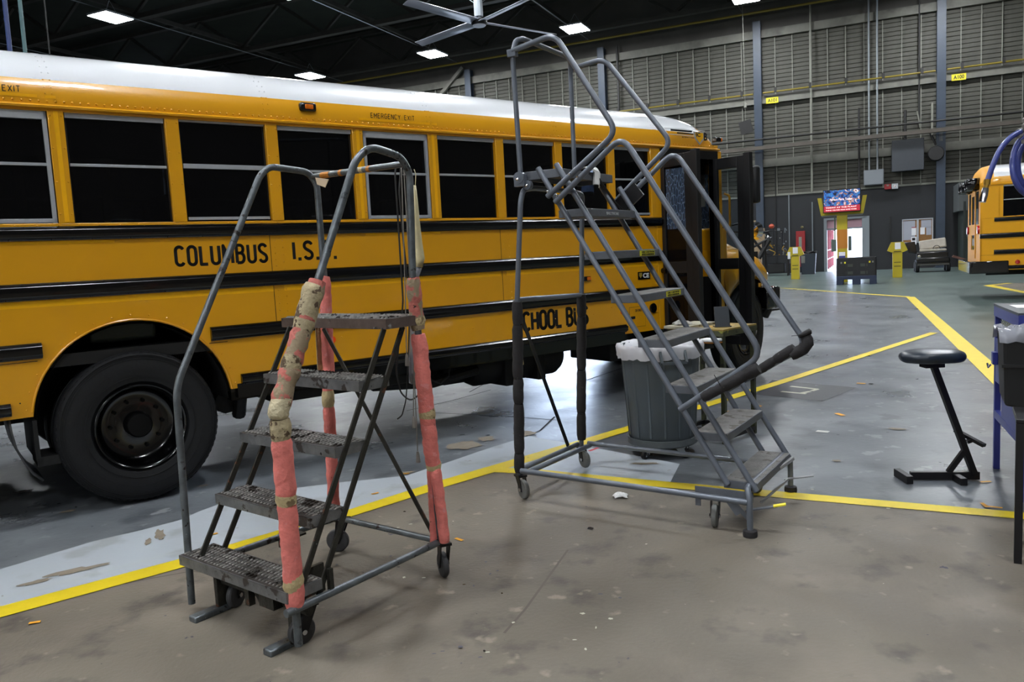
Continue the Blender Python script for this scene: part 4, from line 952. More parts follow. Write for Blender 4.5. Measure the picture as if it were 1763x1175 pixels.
for a, b_ in ((.12, .22), (.33, .36), (.55, .585), (.63, .66)):
    p0 = Vector((-.05, -.085, 1.995)); p1 = Vector((.03, .68, 1.97)); MB().tube([p0.lerp(p1, a), p0.lerp(p1, b_)], .0155, n=10).build('tape_band', mat('orange_masking_tape', 'b8721c', .6, var=.2, vs=40) if a != .55 else MTAPE, L1)
def step1(k):
    z = .273 + .254 * (k - 1); lf = .845 - .153 * (k - 1); w0, w1 = (-.10, .69) if k == 1 else (-.015, .67)
    if k == 5: w0 = -.05; w1 = .70
    dp = .175 if k < 5 else .23
    m = MB().box(lf - dp, w0, z - .004, lf, w1, z).box(lf - .004, w0, z - .045, lf, w1, z).box(lf - dp, w0, z - .045, lf - dp + .004, w1, z).box(lf - dp, w0, z - .045, lf, w0 + .004, z).box(lf - dp, w1 - .004, z - .045, lf, w1, z)
    o = m.build('step', EDGE if k < 5 else mat('top_step_paint', '574a45', .5, var=.3, vs=16, spots=[('8c8e90', .62, 14), ('2a2624', .6, 20)]), L1, smooth=0, bevel=.0015)
    o.rotation_euler = (0, 0, 0)
    box('grip_plate', PLATE, o, lf - dp + .006, w0 + .006, z, lf - .008, w1 - .006, z + .001, smooth=0)
    t = MB(); n = int((w1 - w0) / .0235)
    for i in range(n):
        for j in range(4):
            x = lf - .024 - j * (dp - .03) / 3.9; y = w0 + .012 + i * .0235 + (.011 if j % 2 else 0)
            x0, x1 = x - .028, x + .007
            t.add([(x0, y, z), (x0 + .008, y + .006, z + .008), (x1 - .008, y + .006, z + .008), (x1, y, z), (x0, y + .006, z), (x1, y + .006, z), (x0 + .009, y + .009, z + .002), (x1 - .009, y + .009, z + .002)],
                  [(0, 1, 2, 3), (1, 6, 7, 2), (0, 4, 6, 1), (3, 2, 7, 5)])
    t.build('grip_teeth', TEETH, o, smooth=0, kind='stuff')
    return o
for k in range(1, 6): step1(k)
sl = (.153, -.254)
for y in (.005, .672):
    for off in (.03, .145):
        top = (.233 - off + .02, y, 1.245); bot = (.845 - off - .04 + (.02 if y < .1 else .02), y, .273 if y < .1 else .20)
        MB().bar(top, bot, .010, .026, side=(0, 1, 0)).build('stringer', STEELD, L1, smooth=0, bevel=.002)
MB().tube([(.86, .70, .20), (-.04, .68, .195)], .0165, n=12).build('base_rail', STEEL, L1); MB().tube([(.72, -.1, .195), (-.02, -.06, .195)], .0165, n=12).build('base_rail', STEEL, L1)
MB().tube([(-.02, -.06, .195), (-.04, .68, .195)], .0155, n=12).build('base_rail', STEEL, L1)
MB().bar((-.01, -.04, 1.22), (-.03, .66, .2), .006, .024, side=(1, 0, 0)).build('brace', STEELD, L1, smooth=0)
MB().bar((.72, -.1, .195), (.72, .0, .25), .03, .03).build('base_bracket', STEELD, L1); MB().box(.62, .68, .19, .64, .70, .30).box(.60, .60, .18, .78, .615, .30).build('base_bracket', STEELD, L1, smooth=0)
MB().box(.30, -.09, .14, .33, -.06, .21).box(.24, -.06, .2, .36, .02, .21).build('base_bracket', STEELD, L1, smooth=0)
# foam sleeves
def sleeve(root, pts, r, name, m, seed=0, lump=.12, n=14, seg=.02):
    rnd = random.Random(seed); P = [Vector(p) for p in pts]; q = []
    for a, b_ in zip(P, P[1:]):
        k = max(2, int((b_ - a).length / seg))
        for i in range(k): q.append(a.lerp(b_, i / k))
    q.append(P[-1]); rad = [r * .86] + [r * (1 + rnd.uniform(-lump, lump) * .6) for _ in q[1:-1]] + [r * .86]
    q = [p + Vector((rnd.uniform(-1, 1), rnd.uniform(-1, 1), 0)) * r * .06 for p in q]
    return MB().tube(q, r, n=n, radii=rad).build(name, m, root, smooth=70)
X0 = .80; Yr = .68
sleeve(L1, [(.57, Yr, 1.475), (.70, Yr, 1.21), (.78, Yr, 1.04), (.80, Yr, .985)], .039, 'foam_sleeve', FOAMS, 1, .16).__setitem__('label', 'soiled foam sleeve bound in dirty tape')
sleeve(L1, [(.585, Yr, 1.46), (.665, Yr, 1.28)], .042, 'tape_wrap', MTAPE2, 2, .08)
sleeve(L1, [(.715, Yr, 1.19), (.745, Yr, 1.12)], .040, 'tape_wrap', MTAPE2, 5, .1)
sleeve(L1, [(.775, Yr, 1.055), (.80, Yr, .99), (.805, Yr, .96)], .040, 'tape_wrap', mat('cream_tape', 'c4b898', .7, var=.15, vs=30, bump=.8, bs=60, spots=[('7b6a50', .66, 30)]), 3, .12)
sleeve(L1, [(.80, Yr, .955), (.80, Yr, .875)], .042, 'tape_wrap', MTAPE2, 4, .08)
sleeve(L1, [(.80, Yr, .88), (.80, Yr, .64)], .040, 'foam_sleeve', FOAMP, 6, .05); sleeve(L1, [(.80, Yr, .63), (.80, Yr, .195)], .038, 'foam_sleeve', FOAMP, 7, .04)
sleeve(L1, [(.80, Yr, .668), (.80, Yr, .612)], .042, 'tape_wrap', MTAPE, 8, .04); sleeve(L1, [(.80, Yr, .335), (.80, Yr, .262)], .0405, 'tape_wrap', MTAPE, 9, .03)
sleeve(L1, [(-.048, -.042, 1.48), (-.03, -.045, .99), (-.018, -.05, .88)], .031, 'foam_sleeve', FOAMP, 10, .04); sleeve(L1, [(-.018, -.05, .80), (0, -.05, .235)], .031, 'foam_sleeve', FOAMP, 11, .04)
sleeve(L1, [(-.018, -.048, .885), (-.015, -.05, .80)], .033, 'tape_wrap', MTAPE, 12, .04)
MB().prism([(0, 1.46), (.02, 1.46), (.035, 1.0), (.018, .9), (-.005, 1.0)], 'y', -.085, -.081).build('tape_strip', MTAPE, L1, loc=(-.02, .005, 0))
sleeve(L1, [(.033, Yr, 1.46), (.02, Yr, 1.22)], .034, 'foam_sleeve', FOAMS, 13, .12).__setitem__('label', 'soiled foam sleeve bound in dirty tape'); sleeve(L1, [(.02, Yr, 1.2), (-.005, Yr, .76)], .037, 'foam_sleeve', FOAMP, 14, .05)
sleeve(L1, [(.025, Yr, 1.29), (.022, Yr, 1.24)], .036, 'tape_wrap', MTAPE, 15); sleeve(L1, [(.0, Yr, .86), (-.004, Yr, .79)], .0395, 'tape_wrap', MTAPE, 16, .03)
sleeve(L1, [(-.004, Yr, .79), (-.022, Yr, .56)], .036, 'foam_sleeve', FOAMP, 17, .05); sleeve(L1, [(-.022, Yr, .60), (-.025, Yr, .55)], .0385, 'tape_wrap', MTAPE, 18, .03)
sleeve(L1, [(-.022, Yr + .012, .56), (-.03, Yr + .022, .38), (-.035, Yr + .03, .20)], .027, 'foam_sleeve', FOAMP, 19, .08); sleeve(L1, [(-.022, Yr - .012, .56), (-.03, Yr - .022, .38), (-.035, Yr - .034, .17)], .024, 'foam_sleeve', FOAMP, 20, .08)
# casters, lock bar, foot pads
caster(L1, .64, .04, .165, .058, 200, CASTER); caster(L1, .70, .62, .165, .058, 170, CASTER)
caster(L1, -.05, -.05, .185, .062, 120, CASTER); caster(L1, -.06, .68, .185, .062, 60, CASTER)
MB().tube([(.72, -.0, .145), (.72, .66, .145)], .02, n=10).build('lock_bar', STEELD, L1)
MB().box(.69, .02, .02, .76, .045, .2).box(.69, .02, .165, .76, .12, .2).build('pad_arm', STEELD, L1, bevel=.004); MB().box(.69, .56, .02, .76, .60, .2).build('pad_arm', STEELD, L1, bevel=.004)
for y in (.0, .55): MB().box(.70, y, .0, .88, y + .055, .028).build('foot_pad', STEEL, L1, bevel=.006)
MB().box(.74, .28, .10, .77, .31, .23).tube([(.76, .34, .2), (.74, .36, .12)], .012).box(.72, .40, .13, .78, .50, .19).build('latch', STEELD, L1)

# ---- things hanging on the worn ladder
cb_ = MB().tube([D(694, 300, 4.08), D(688, 285, 4.08), D(682, 282, 4.06), D(680, 300, 4.04), D(684, 360, 4.03), D(689, 440, 4.02), D(694, 520, 4.0), D(687, 590, 4.0), D(682, 640, 4.0), D(690, 678, 4.0), D(707, 691, 4.0), D(722, 680, 4.0), D(729, 650, 4.0), D(726, 610, 4.0), D(716, 560, 4.0), D(703, 500, 4.0), D(693, 400, 4.02), D(687, 330, 4.04), D(690, 290, 4.08)], .0045, n=8, fillet=.03)
cb_.tube([D(705, 540, 4.01), D(702, 640, 4.01), D(699, 690, 4.01), D(692, 716, 4.02), D(684, 722, 4.02)], .0035, n=6, fillet=.03)
tag(cb_.build('cable', mat('black_cable', '141416', .45)), 'black cable looped over the top rail of the foam-wrapped ladder', 'cable')
CORD = mat('grey_cord', '77726c', .8, bump=.4, bs=200)
for i, (x1, x2, x3, yb, dx, lb) in enumerate(((690, 697, 700, 628, 0, 'grey cord with the highest tassel hanging on the foam-wrapped ladder'), (698, 712, 712, 735, 3, 'grey cord with the middle tassel of three on the foam-wrapped ladder'), (694, 706, 719, 795, 8, 'longest grey cord, its tassel reaching lowest, on the foam-wrapped ladder'))):
    cd_ = thing('tassel_cord', lb, 'cord', D(x1, 285, 4.07))
    o0 = D(x1, 285, 4.07)
    MB().tube([D(x1, 285, 4.07) - o0, D(x1 + 1, 288, 4.02) - o0, D(x2, 480, 4.0) - o0, D(x3 + dx * 0, yb - 18, 3.99) - o0], .003, n=6, fillet=.05).build('cord', CORD, cd_)
    e = D(x3, yb - 18, 3.99) - o0
    MB().lathe([(0, 0), (.006, -.003), (.009, -.02), (.012, -.06), (.008, -.062), (0, -.06)], 'z', e, n=10).build('tassel', CORD, cd_)
for px in (701, 706): pass
bag = thing('plastic_bag', 'limp yellowish plastic bag taped to the back post of the foam-wrapped ladder', 'bag', D(715, 320, 4.05))
o0 = D(715, 320, 4.05)
rows = []
for i, (x0, x1, y) in enumerate(((712, 716, 320), (711, 719, 345), (711, 722, 380), (710, 727, 420), (709, 731, 445), (710, 727, 460), (709, 721, 478), (708, 719, 520))):
    a, c = D(x0, y, 4.05) - o0, D(x1, y, 4.03) - o0
    rows.append([a.lerp(c, k / 5) + Vector((0, -.035 * math.sin(PI * k / 5) + .006 * math.sin(i * 2.1 + k * 2), 0)) for k in range(6)])
rows2 = rows[:6]; MB().sheet(rows2).build('upper_bag', mat('yellowish_plastic', 'cfc39a', .45, var=.1, vs=20, trans=.0, bump=.5, bs=30), bag, solid=.003, smooth=80)
rows3 = rows[5:] + [[D(704, y, 4.03).lerp(D(719, y, 4.02), k / 5) - o0 + Vector((0, -.03 * math.sin(PI * k / 5) + .008 * math.sin(j * 2 + k * 3), 0)) for k in range(6)] for j, y in enumerate((560, 600, 640, 660))]
MB().sheet(rows3).build('clear_film', FILM, bag, solid=.001, smooth=80)
MB().tube([D(715, 320, 4.05) - o0, D(716, 300, 4.05) - o0, D(713, 292, 4.06) - o0], .002, n=5).build('tie', mat('yellowish_plastic', 'cfc39a'), bag)
tg = MB().add([D(543, 306, 4.02), D(566, 309, 4.0), D(560, 323, 3.98), D(546, 318, 4.0)], [(0, 1, 2, 3)]).build('cardboard_tag', mat('cardboard', 'a08c72', .8), None, solid=.003, smooth=0); tag(tg, 'small cardboard scrap stuck under the top crossbar of the foam-wrapped ladder', 'tag')

# ---- grey safety ladder on the right
L2 = thing('rolling_ladder', 'tall grey rolling ladder with top platform and black foam on its posts', 'ladder', (.047, 4.864, 0), R(-33.279))
T2 = .0165
def tb2(pts, nm, r=T2, f=.06, m=TUBE2): return MB().tube(pts, r, n=12, fillet=f).build(nm, m, L2)
tb2([(-.045, -.01, .15), (.03, -.05, 1.27), (.09, -.05, 1.86), (.10, -.03, 1.93), (.10, .08, 1.945), (.10, .62, 1.945), (.10, .73, 1.93), (.085, .745, 1.86), (.05, .75, 1.25), (-.03, .80, .15)], 'rear_frame')
tb2([(.03, -.05, 1.27), (.05, .75, 1.245)], 'rear_crossbar')
tb2([(-.07, .0, .17), (-.055, .79, .165)], 'base_tube'); tb2([(.01, .0, .17), (.045, .79, .165)], 'base_tube')
tb2([(-.0, -.06, .195), (1.43, -.09, .185)], 'base_tube'); tb2([(.03, .79, .18), (1.22, .77, .165)], 'base_tube')
MB().bar((-.0, .04, 1.15), (-.06, .66, .18), .006, .032, side=(1, 0, 0)).build('brace', DARKM, L2, smooth=0)
for y in (-.012, .697):
    tb2([(.20, y, 2.05) if y < 0 else (.26, y, 1.97), (1.30, y, .245)], 'stringer', r=.017); tb2([(.325, y, 2.06) if y < 0 else (.39, y, 1.95), (1.455, y, .225)], 'stringer', r=.017)
for k in range(1, 8):
    z = .266 + .254 * (k - 1); lf = 1.459 - .159 * (k - 1); dp = .185
    o = MB().box(lf - dp, 0, z - .045, lf, .685, z).build('step', STEP2, L2, smooth=0, bevel=.003)
    box('grit_top', GRIT, o, lf - dp + .004, .004, z, lf - .004, .681, z + .0015, smooth=0)
    if k in (5, 6):
        box('warning_label', mat('yellow_label', 'c8c428', .5), o, lf, .37 if k == 6 else .38, z - .038, lf + .0012, .60 if k == 6 else .62, z - .006, smooth=0)
        text_fit('USE CAUTION', .0, 0, .19, .011, 0, INK, o, off=.01, rot=(PI/2, 0, PI/2)).location = (lf + .002, .40, z - .02)
        text_fit('HOLD HANDRAIL', .0, 0, .19, .011, 0, INK, o, off=.01, rot=(PI/2, 0, PI/2)).location = (lf + .002, .40, z - .035)
    if k == 7: text_fit('BALLYMORE', .0, 0, .17, .018, 0, mat('pale_print', 'b4b8bc', .5), o, off=.01, rot=(PI/2, 0, PI/2)).location = (lf + .001, .26, z - .032)
pl = MB().box(.09, -.01, 1.985, .345, .0, 2.035).box(.335, -.01, 1.985, .345, .70, 2.035).box(.09, .69, 1.985, .345, .70, 2.035).box(.09, -.01, 1.985, .10, .70, 2.035).box(.09, 0, 2.03, .345, .69, 2.036).build('platform', STEP2, L2, smooth=0, bevel=.002)
box('underside_board', mat('ply_edge', '6b5c48', .7), pl, .11, .02, 2.015, .33, .67, 2.028, smooth=0)
MB().lathe([(.035, -.02), (.035, .02)], 'y', (.095, -.05, 2.0), n=16).box(.06, -.065, 1.95, .13, -.03, 2.02).build('clamp_bracket', TUBE2, L2); MB().lathe([(.028, -.015), (.028, .015)], 'y', (.135, -.03, 1.955), n=16).build('clamp_bracket', TUBE2, L2)
for a, y in ((.1, -.085), (.14, -.05)): MB().lathe([(.0, -.012), (.010, -.008), (.010, 0)], 'y', (a, y + .0, 1.99 if a < .12 else 1.95), n=8).build('bolt', CHR, L2)
tb2([(.10, -.05, 2.0), (.085, -.05, 2.72), (.10, -.03, 2.80), (.13, .0, 2.81), (.10, .62, 2.82), (.06, .71, 2.80), (.045, .735, 2.72), (.045, .735, 2.03)], 'top_guard_frame', r=.0155, f=.07)
MB().box(.06, -.075, 2.70, .12, -.04, 2.745).build('clamp_bracket', TUBE2, L2, bevel=.004)
def hand(y, zt, up, lo, end_lo):
    tb2([(.095, y, 2.735) if y < 0 else (.05, y, 2.775)] + up, 'upper_handrail', f=.075)
    tb2([lo[0]] + lo[1:] + [end_lo], 'lower_handrail', f=.085)
hand(-.062, 0, [(.38, -.062, 2.775), (.745, -.062, 2.185), (.285, -.062, 1.872)], [(.335, -.062, 1.835), (.775, -.062, 2.16), (1.515, -.062, .965)], (1.06, -.062, .652))
hand(.745, 0, [(.295, .745, 2.80), (.745, .745, 2.20), (.345, .745, 1.872)], [(.375, .745, 1.84), (.76, .745, 2.15), (1.555, .745, .92)], (1.06, .745, .62))
for (x0, z0, x1, z1) in ((.29, 1.875, .42, 1.965), (.345, 1.845, .49, 1.945)):
    pass
MB().bar((.335, .735, 1.83), (.50, .735, 1.955), .02, .055).bar((.37, .735, 1.79), (.53, .735, 1.915), .02, .055).build('handrail_clamp', DARKM, L2, smooth=0)
for a in ((.30, -.085, 1.90), (.36, -.085, 1.872), (.45, -.085, 1.985), (.5, -.085, 1.965)): MB().lathe([(0, -.005), (.007, -.003), (.007, .01)], 'y', a, n=8).build('bolt', CHR, L2)
tb2([(1.44, -.09, .035), (1.44, -.09, .21), (1.42, -.06, .255), (1.42, .74, .255), (1.44, .77, .21), (1.44, .77, .035)], 'foot_frame', f=.05)
for y in (-.09, .77): MB().lathe([(.0, 0), (.036, 0), (.038, .012), (.036, .034), (.02, .04), (0, .04)], 'z', (1.44, y, 0), n=24).build('rubber_foot', FOAMK, L2)
MB().box(1.12, -.025, .165, 1.44, -.018, .22).box(1.12, -.025, .11, 1.15, -.018, .165).build('step_bracket', STEP2, L2, smooth=0); MB().box(1.22, .70, .16, 1.30, .76, .175).build('step_bracket', STEP2, L2, smooth=0)
MB().bar((1.28, -.03, .20), (1.36, -.03, .09), .004, .03, side=(0, 1, 0)).bar((1.33, -.06, .18), (1.43, -.06, .08), .004, .025, side=(0, 1, 0)).build('link_plate', STEP2, L2, smooth=0)
MB().bar((1.40, -.03, .12), (1.56, .0, .155), .03, .006).build('lock_pedal', STEP2, L2, smooth=0); MB().bar((1.54, -.005, .155), (1.60, .01, .168), .03, .007).build('pedal_tip', YS, L2, smooth=0)
MB().bar((1.44, .62, .12), (1.60, .66, .15), .03, .006).build('lock_pedal', mat('worn_pedal', '8a8c8e', .4, metal=.4), L2, smooth=0)
MB().tube([(1.45, .45, .23), (1.47, .70, .23)], .014).tube([(1.42, .2, .1), (1.46, .62, .12)], .008).build('lock_rod', mat('worn_rod', 'a6a8aa', .3, metal=.7), L2)
caster(L2, -.045, .0, .15, .062, 150, CASTG); caster(L2, -.03, .80, .15, .062, 150, CASTG)
caster(L2, 1.22, .02, .165, .062, 100, CASTG); caster(L2, 1.22, .68, .15, .058, 150, CASTG)
# black foam on the rear posts and lower rails
def post(z, far=False):
    if not far:
        t = (z - .15) / (1.27 - .15); return (-.045 + .075 * t, -.01 - .04 * t, z)
    t = (z - .15) / (1.25 - .15); return (-.03 + .08 * t, .80 - .05 * t, z)
for far, zs in ((False, (1.26, 1.12, 1.115, .78, .775, .62, .615, .30, .295, .17)), (True, (1.25, 1.1, 1.095, .72, .715, .40, .395, .20))):
    for i in range(0, len(zs), 2):
        sleeve(L2, [post(zs[i], far), post(zs[i+1], far)], .034, 'foam_sleeve', FOAMK, 30 + i + far, .03, seg=.03)
        e = Vector(post(zs[i+1], far)); MB().tube([e + Vector((-.01, -.03, 0)), e + Vector((.0, -.05, .002)), e + Vector((.03, -.07, .006))], .0015, n=4).build('zip_tie', DBLK, L2)
o = MB().sheet([[(.0, -.03 + .03, 1.02), (.0, .02, 1.02)], [(.0, -.0, .93), (.0, .025, .95)], [(.0, .01, .84), (.0, .035, .86)]]).build('tape_strip', MTAPE, L2, solid=.002)
def rail_sleeves(y, a, b_, cuts, seed):
    a = Vector(a); b_ = Vector(b_)
    for i, (t0, t1, r) in enumerate(cuts): sleeve(L2, [a.lerp(b_, t0), a.lerp(b_, t1)], r, 'foam_sleeve', FOAMK, seed + i, .04, seg=.02)
rail_sleeves(-.062, (1.50, -.062, .905), (1.06, -.062, .652), [(.02, .17, .036), (.16, .45, .033), (.43, .70, .030)], 60)
rail_sleeves(.745, (1.54, .745, .94), (1.06, .745, .62), [(.12, .36, .032), (.36, .56, .03), (.60, .66, .028)], 70)
sleeve(L2, [(1.545, .745, .975), (1.555, .745, .93), (1.53, .745, .895), (1.46, .745, .855)], .036, 'foam_sleeve', FOAMK, 80, .03); sleeve(L2, [(1.535, .745, 1.0), (1.55, .745, .975)], .042, 'foam_collar', FOAMK, 81, .02, seg=.01)
MB().tube([(1.55, .72, .985), (1.50, .60, .99)], .002, n=4).build('zip_tie', DBLK, L2); MB().tube([(1.30, -.09, .80), (1.27, -.10, .86)], .002, n=4).build('zip_tie', DBLK, L2)

def rag(name, label, c, size, m, seed, h=.035, cat='rag', n=11):
    rnd = random.Random(seed); rows = []
    for i in range(n):
        row = []
        for j in range(n):
            u, v = i / (n-1) * 2 - 1, j / (n-1) * 2 - 1
            rr = 1 - .25 * abs(math.sin(3 * math.atan2(v, u) + seed)) * math.hypot(u, v)
            row.append((c[0] + u * size * rr * .5, c[1] + v * size * rr * .42, c[2] + .004 + h * max(0, 1 - (u*u + v*v) * .55) * rnd.uniform(.35, 1)))
        rows.append(row)
    o = MB().sheet(rows).build(name, m, None, solid=.003, smooth=80, sub=1); return tag(o, label, cat)
WRAG = mat('white_rag', 'dcdcdc', .85, var=.05, vs=20)
rag('rag', 'crumpled white rag lying on the bare floor below the grey ladder', F(1068, 857), .11, WRAG, 3)
Lm = Matrix.Translation((.047, 4.864, 0)) @ Matrix.Rotation(R(-33.279), 4, 'Z')
rows = []
for i in range(13):
    row = []
    for j in range(8):
        u = i / 12; v = j / 7
        if u < .55: p = (.26 + .17 * u, .30 + v * .21, 2.05 + .03 * math.sin(v * 7 + u * 5) ** 2)
        else: p = (.356 + .014 * math.sin(v * 9 + u * 3), .40 + v * .11 - (u - .55) * .02, 2.05 - (u - .55) * .22 + .01 * math.sin(v * 5))
        row.append(Lm @ Vector(p))
    rows.append(row)
tag(MB().sheet(rows).build('rag', WRAG, None, solid=.004, smooth=80, sub=1), 'white rag draped over the platform edge of the grey ladder', 'rag')
st_ = MB().tube([Lm @ Vector(p) for p in ((.36, .46, 2.0), (.42, .56, 1.85), (.44, .63, 1.80))], .008, n=6).build('strap', DBLK); tag(st_, 'short black strap hanging beside the white rag under the grey ladder platform', 'strap')

# ================================================================== TRASH CAN ON DOLLY
cx, cy = 1.10, 5.82
tc_ = thing('trash_can', 'grey plastic trash can lined with a white bag, standing behind the grey ladder', 'trash can', (cx, cy, .12), 0)
CANP = mat('grey_can_plastic', '4f575d', .55, var=.08, vs=6, bump=.1, bs=40, stretch=(1, 1, .3))
MB().lathe([(0, 0), (.23, 0), (.245, .02), (.285, .60), (.29, .62), (.298, .64), (.30, .69), (.305, .70), (.305, .715), (.292, .715), (.285, .69), (.235, .03), (0, .03)], 'z', n=56, cap=False).build('body', CANP, tc_, smooth=40)
for a in range(0, 360, 24):
    c_, s_ = math.cos(R(a)), math.sin(R(a))
    MB().bar((.250 * c_, .250 * s_, .04), (.2845 * c_, .2845 * s_, .60), .016, .004, side=(-s_, c_, 0)).build('rib', CANP, tc_, bevel=.003)
for a in (-84, 96):
    c_, s_ = math.cos(R(a)), math.sin(R(a)); t_ = Vector((-s_, c_, 0)); n_ = Vector((c_, s_, 0))
    b_ = MB()
    for sg in (-1, 1): b_.bar(n_ * .30 + t_ * .085 * sg + Vector((0, 0, .665)), n_ * .345 + t_ * .08 * sg + Vector((0, 0, .60)), .03, .012)
    b_.bar(n_ * .345 - t_ * .085 + Vector((0, 0, .60)), n_ * .345 + t_ * .085 + Vector((0, 0, .60)), .02, .02); b_.box(-.01, -.01, .58, .01, .01, .6)
    b_ = MB()
    b_.bar(n_ * .345 - t_ * .09 + Vector((0, 0, .61)), n_ * .345 + t_ * .09 + Vector((0, 0, .61)), .018, .018, side=n_)
    b_.bar(n_ * .30 - t_ * .09 + Vector((0, 0, .69)), n_ * .345 - t_ * .09 + Vector((0, 0, .61)), .018, .02); b_.bar(n_ * .30 + t_ * .09 + Vector((0, 0, .69)), n_ * .345 + t_ * .09 + Vector((0, 0, .61)), .018, .02)
    b_.build('handle', CANP, tc_, smooth=0)
rnd = random.Random(5); rows = []
for zi, (r_, z_) in enumerate(((.20, .62), (.27, .68), (.296, .724), (.312, .724), (.322, .70), (.320, .665), (.316, .628))):
    rows.append([( (r_ + .007 * math.sin(k * 2.3 + zi) + rnd.uniform(-.002, .002)) * math.cos(2*PI*k/60), (r_ + .007 * math.sin(k * 2.3 + zi) + rnd.uniform(-.002, .002)) * math.sin(2*PI*k/60), z_ + (rnd.uniform(-.010, .006) if zi == 6 else rnd.uniform(-.006, .006)) + .006 * math.sin(k * .7)) for k in range(60)])
for r_ in rows: r_.append(r_[0])
BAGM = glassmat('white_bin_liner', (.8, .8, .82), rough=.4, dark=(.62, .62, .66), opaque=.86)
MB().sheet(rows).build('bin_liner', BAGM, tc_, smooth=80)
dl = thing('dolly', 'round grey wheeled dolly under the trash can', 'dolly', (cx, cy, 0))
MB().lathe([(0, .085), (.225, .085), (.25, .09), (.262, .10), (.262, .145), (.25, .145), (.25, .118), (0, .118)], 'z', n=48, cap=False).build('deck', mat('dolly_plastic', '4e5356', .6, var=.15, vs=10), dl, smooth=40)
for a in (20, 92, 164, 236, 308):
    c_, s_ = .20 * math.cos(R(a - 10)), .20 * math.sin(R(a - 10))
    caster(dl, c_, s_, .088, .036, a * 1.7, DARKM, fork=CONDUIT)

# ================================================================== WORK STAND BY THE BUS DOOR
A_ = Vector((1.615, 5.96, 0)); ta = math.atan2(.33, .345)
wt = thing('work_stand', 'steel work stand with a green-edged top beside the open bus door', 'stand', A_, ta)
SG = mat('olive_stand_steel', '3c3f2c', .5, metal=.2, var=.3, vs=10, spots=[('8a8a30', .62, 8), ('24221e', .6, 12)])
wdt, dpt, ht_ = .48, .50, .90
box('stand_top', mat('worn_ochre_top', '8a7436', .6, var=.3, vs=5, spots=[('6c6c4a', .55, 3), ('b28a3a', .62, 6)]), wt, -.01, -.01, ht_ - .012, wdt + .01, dpt, ht_, smooth=0)
MB().box(-.012, -.012, ht_ - .055, wdt + .012, -.004, ht_ - .012).box(-.012, -.012, ht_ - .055, -.004, dpt, ht_ - .012).box(wdt + .004, -.01, ht_ - .055, wdt + .012, dpt, ht_ - .012).build('apron', SG, wt, smooth=0)
for x, y in ((0, 0), (wdt - .03, 0), (0, dpt - .03), (wdt - .03, dpt - .03)): MB().box(x, y, 0, x + .032, y + .032, ht_ - .05).build('leg', SG, wt, smooth=0)
for c in ((0, 0, wdt, .03), (0, dpt - .03, wdt, dpt), (0, 0, .03, dpt), (wdt - .03, 0, wdt, dpt)): box('lower_rail', DARKM, wt, c[0], c[1], .03, c[2], c[3], .06, smooth=0)
Mw = Matrix.Translation(A_) @ Matrix.Rotation(ta, 4, 'Z')
wb_ = MB().box(-.06, .28, 0, .38, .50, .02).build('wooden_board', mat('pale_worn_board', '9a9684', .7, var=.25, vs=12, spots=[('6c6450', .6, 6)]), None, smooth=0, loc=Mw @ Vector((0, 0, ht_)), rot=(0, 0, ta)); tag(wb_, 'pale worn board lying on the back of the work stand', 'board')
tb_ = thing('tablet', 'dark flat tablet leaning upright on the work stand', 'tablet', Mw @ Vector((.16, .10, ht_)), ta - R(48))
MB().box(-.058, -.004, 0, .058, .004, .165).build('panel', mat('dark_slate_panel', '3d4146', .35, metal=.3), tb_, bevel=.003, rot=(R(-14), R(0), 0)); MB().box(-.058, 0, 0, .07, .10, .008).build('base', DARKM, tb_)
gl_ = rag('glove', 'pair of grey gloves lying on the back left corner of the work stand', Mw @ Vector((.05, .40, ht_ + .02)), .16, mat('grey_glove', '8d8b84', .8, var=.2, vs=20), 8, h=.05, cat='gloves')
box('side_tray', mat('orange_tray', 'b5762a', .6), wt, -.10, .0, .80, -.012, .14, .81); box('tray_sheet', WRAG, wt, -.11, .0, .811, -.012, .14, .835, bevel=.008)

# ================================================================== STOOL
so = Vector((2.60, 4.81, 0))
sl_ = thing('leaning_stool', 'black leaning stool with a dark blue padded seat, standing alone on the grey floor', 'stool', so)
SV = mat('dark_blue_vinyl', '1d2733', .32, var=.12, vs=10, bump=.15, bs=30, spec=.5)
def T_(x, y, z): return Vector((x, y, z)) - so
cs = T_(2.59, 4.80, .795); rows = []
prof = [(.0, -.046), (.80, -.044), (.93, -.036), (1.0, -.012), (.99, .004), (.93, .018), (.78, .030), (.4, .037), (0, .038)]
for f_, z_ in prof:
    row = []
    for k in range(41):
        a = 2 * PI * k / 40; wob = 1 + .02 * math.sin(6 * a) + .012 * math.sin(11 * a + 1) * (1 if z_ < 0 else .3)
        ex = abs(math.cos(a)) ** .8 * math.copysign(1, math.cos(a)); ey = abs(math.sin(a)) ** .8 * math.copysign(1, math.sin(a))
        row.append(Vector((.192 * f_ * ex * wob, .13 * f_ * ey * wob, z_)))
    rows.append(row)
MB().sheet(rows).build('seat', SV, sl_, smooth=60, loc=cs, rot=(0, 0, R(-12)), sub=1)
MB().box(-.06, -.04, -.075, .06, .04, -.045).build('seat_plate', DARKM, sl_, loc=cs, bevel=.003)
sb_ = mat('black_square_tube', '121114', .4, metal=.2, var=.2, vs=20)
MB().bar(T_(2.60, 4.806, .735), T_(2.835, 4.755, .03), .036, .036, side=(0, 1, 0)).build('post', sb_, sl_, smooth=0, bevel=.003)
MB().bar(T_(2.47, 4.83, .03), T_(2.865, 4.76, .03), .034, .05).build('base_bar', sb_, sl_, smooth=0, bevel=.003)
MB().bar(T_(2.435, 4.93, .026), T_(2.425, 4.74, .026), .04, .05).build('foot', sb_, sl_, smooth=0, bevel=.003); MB().bar(T_(2.73, 4.81, .022), T_(2.715, 4.66, .022), .04, .044).build('foot', sb_, sl_, smooth=0, bevel=.003)
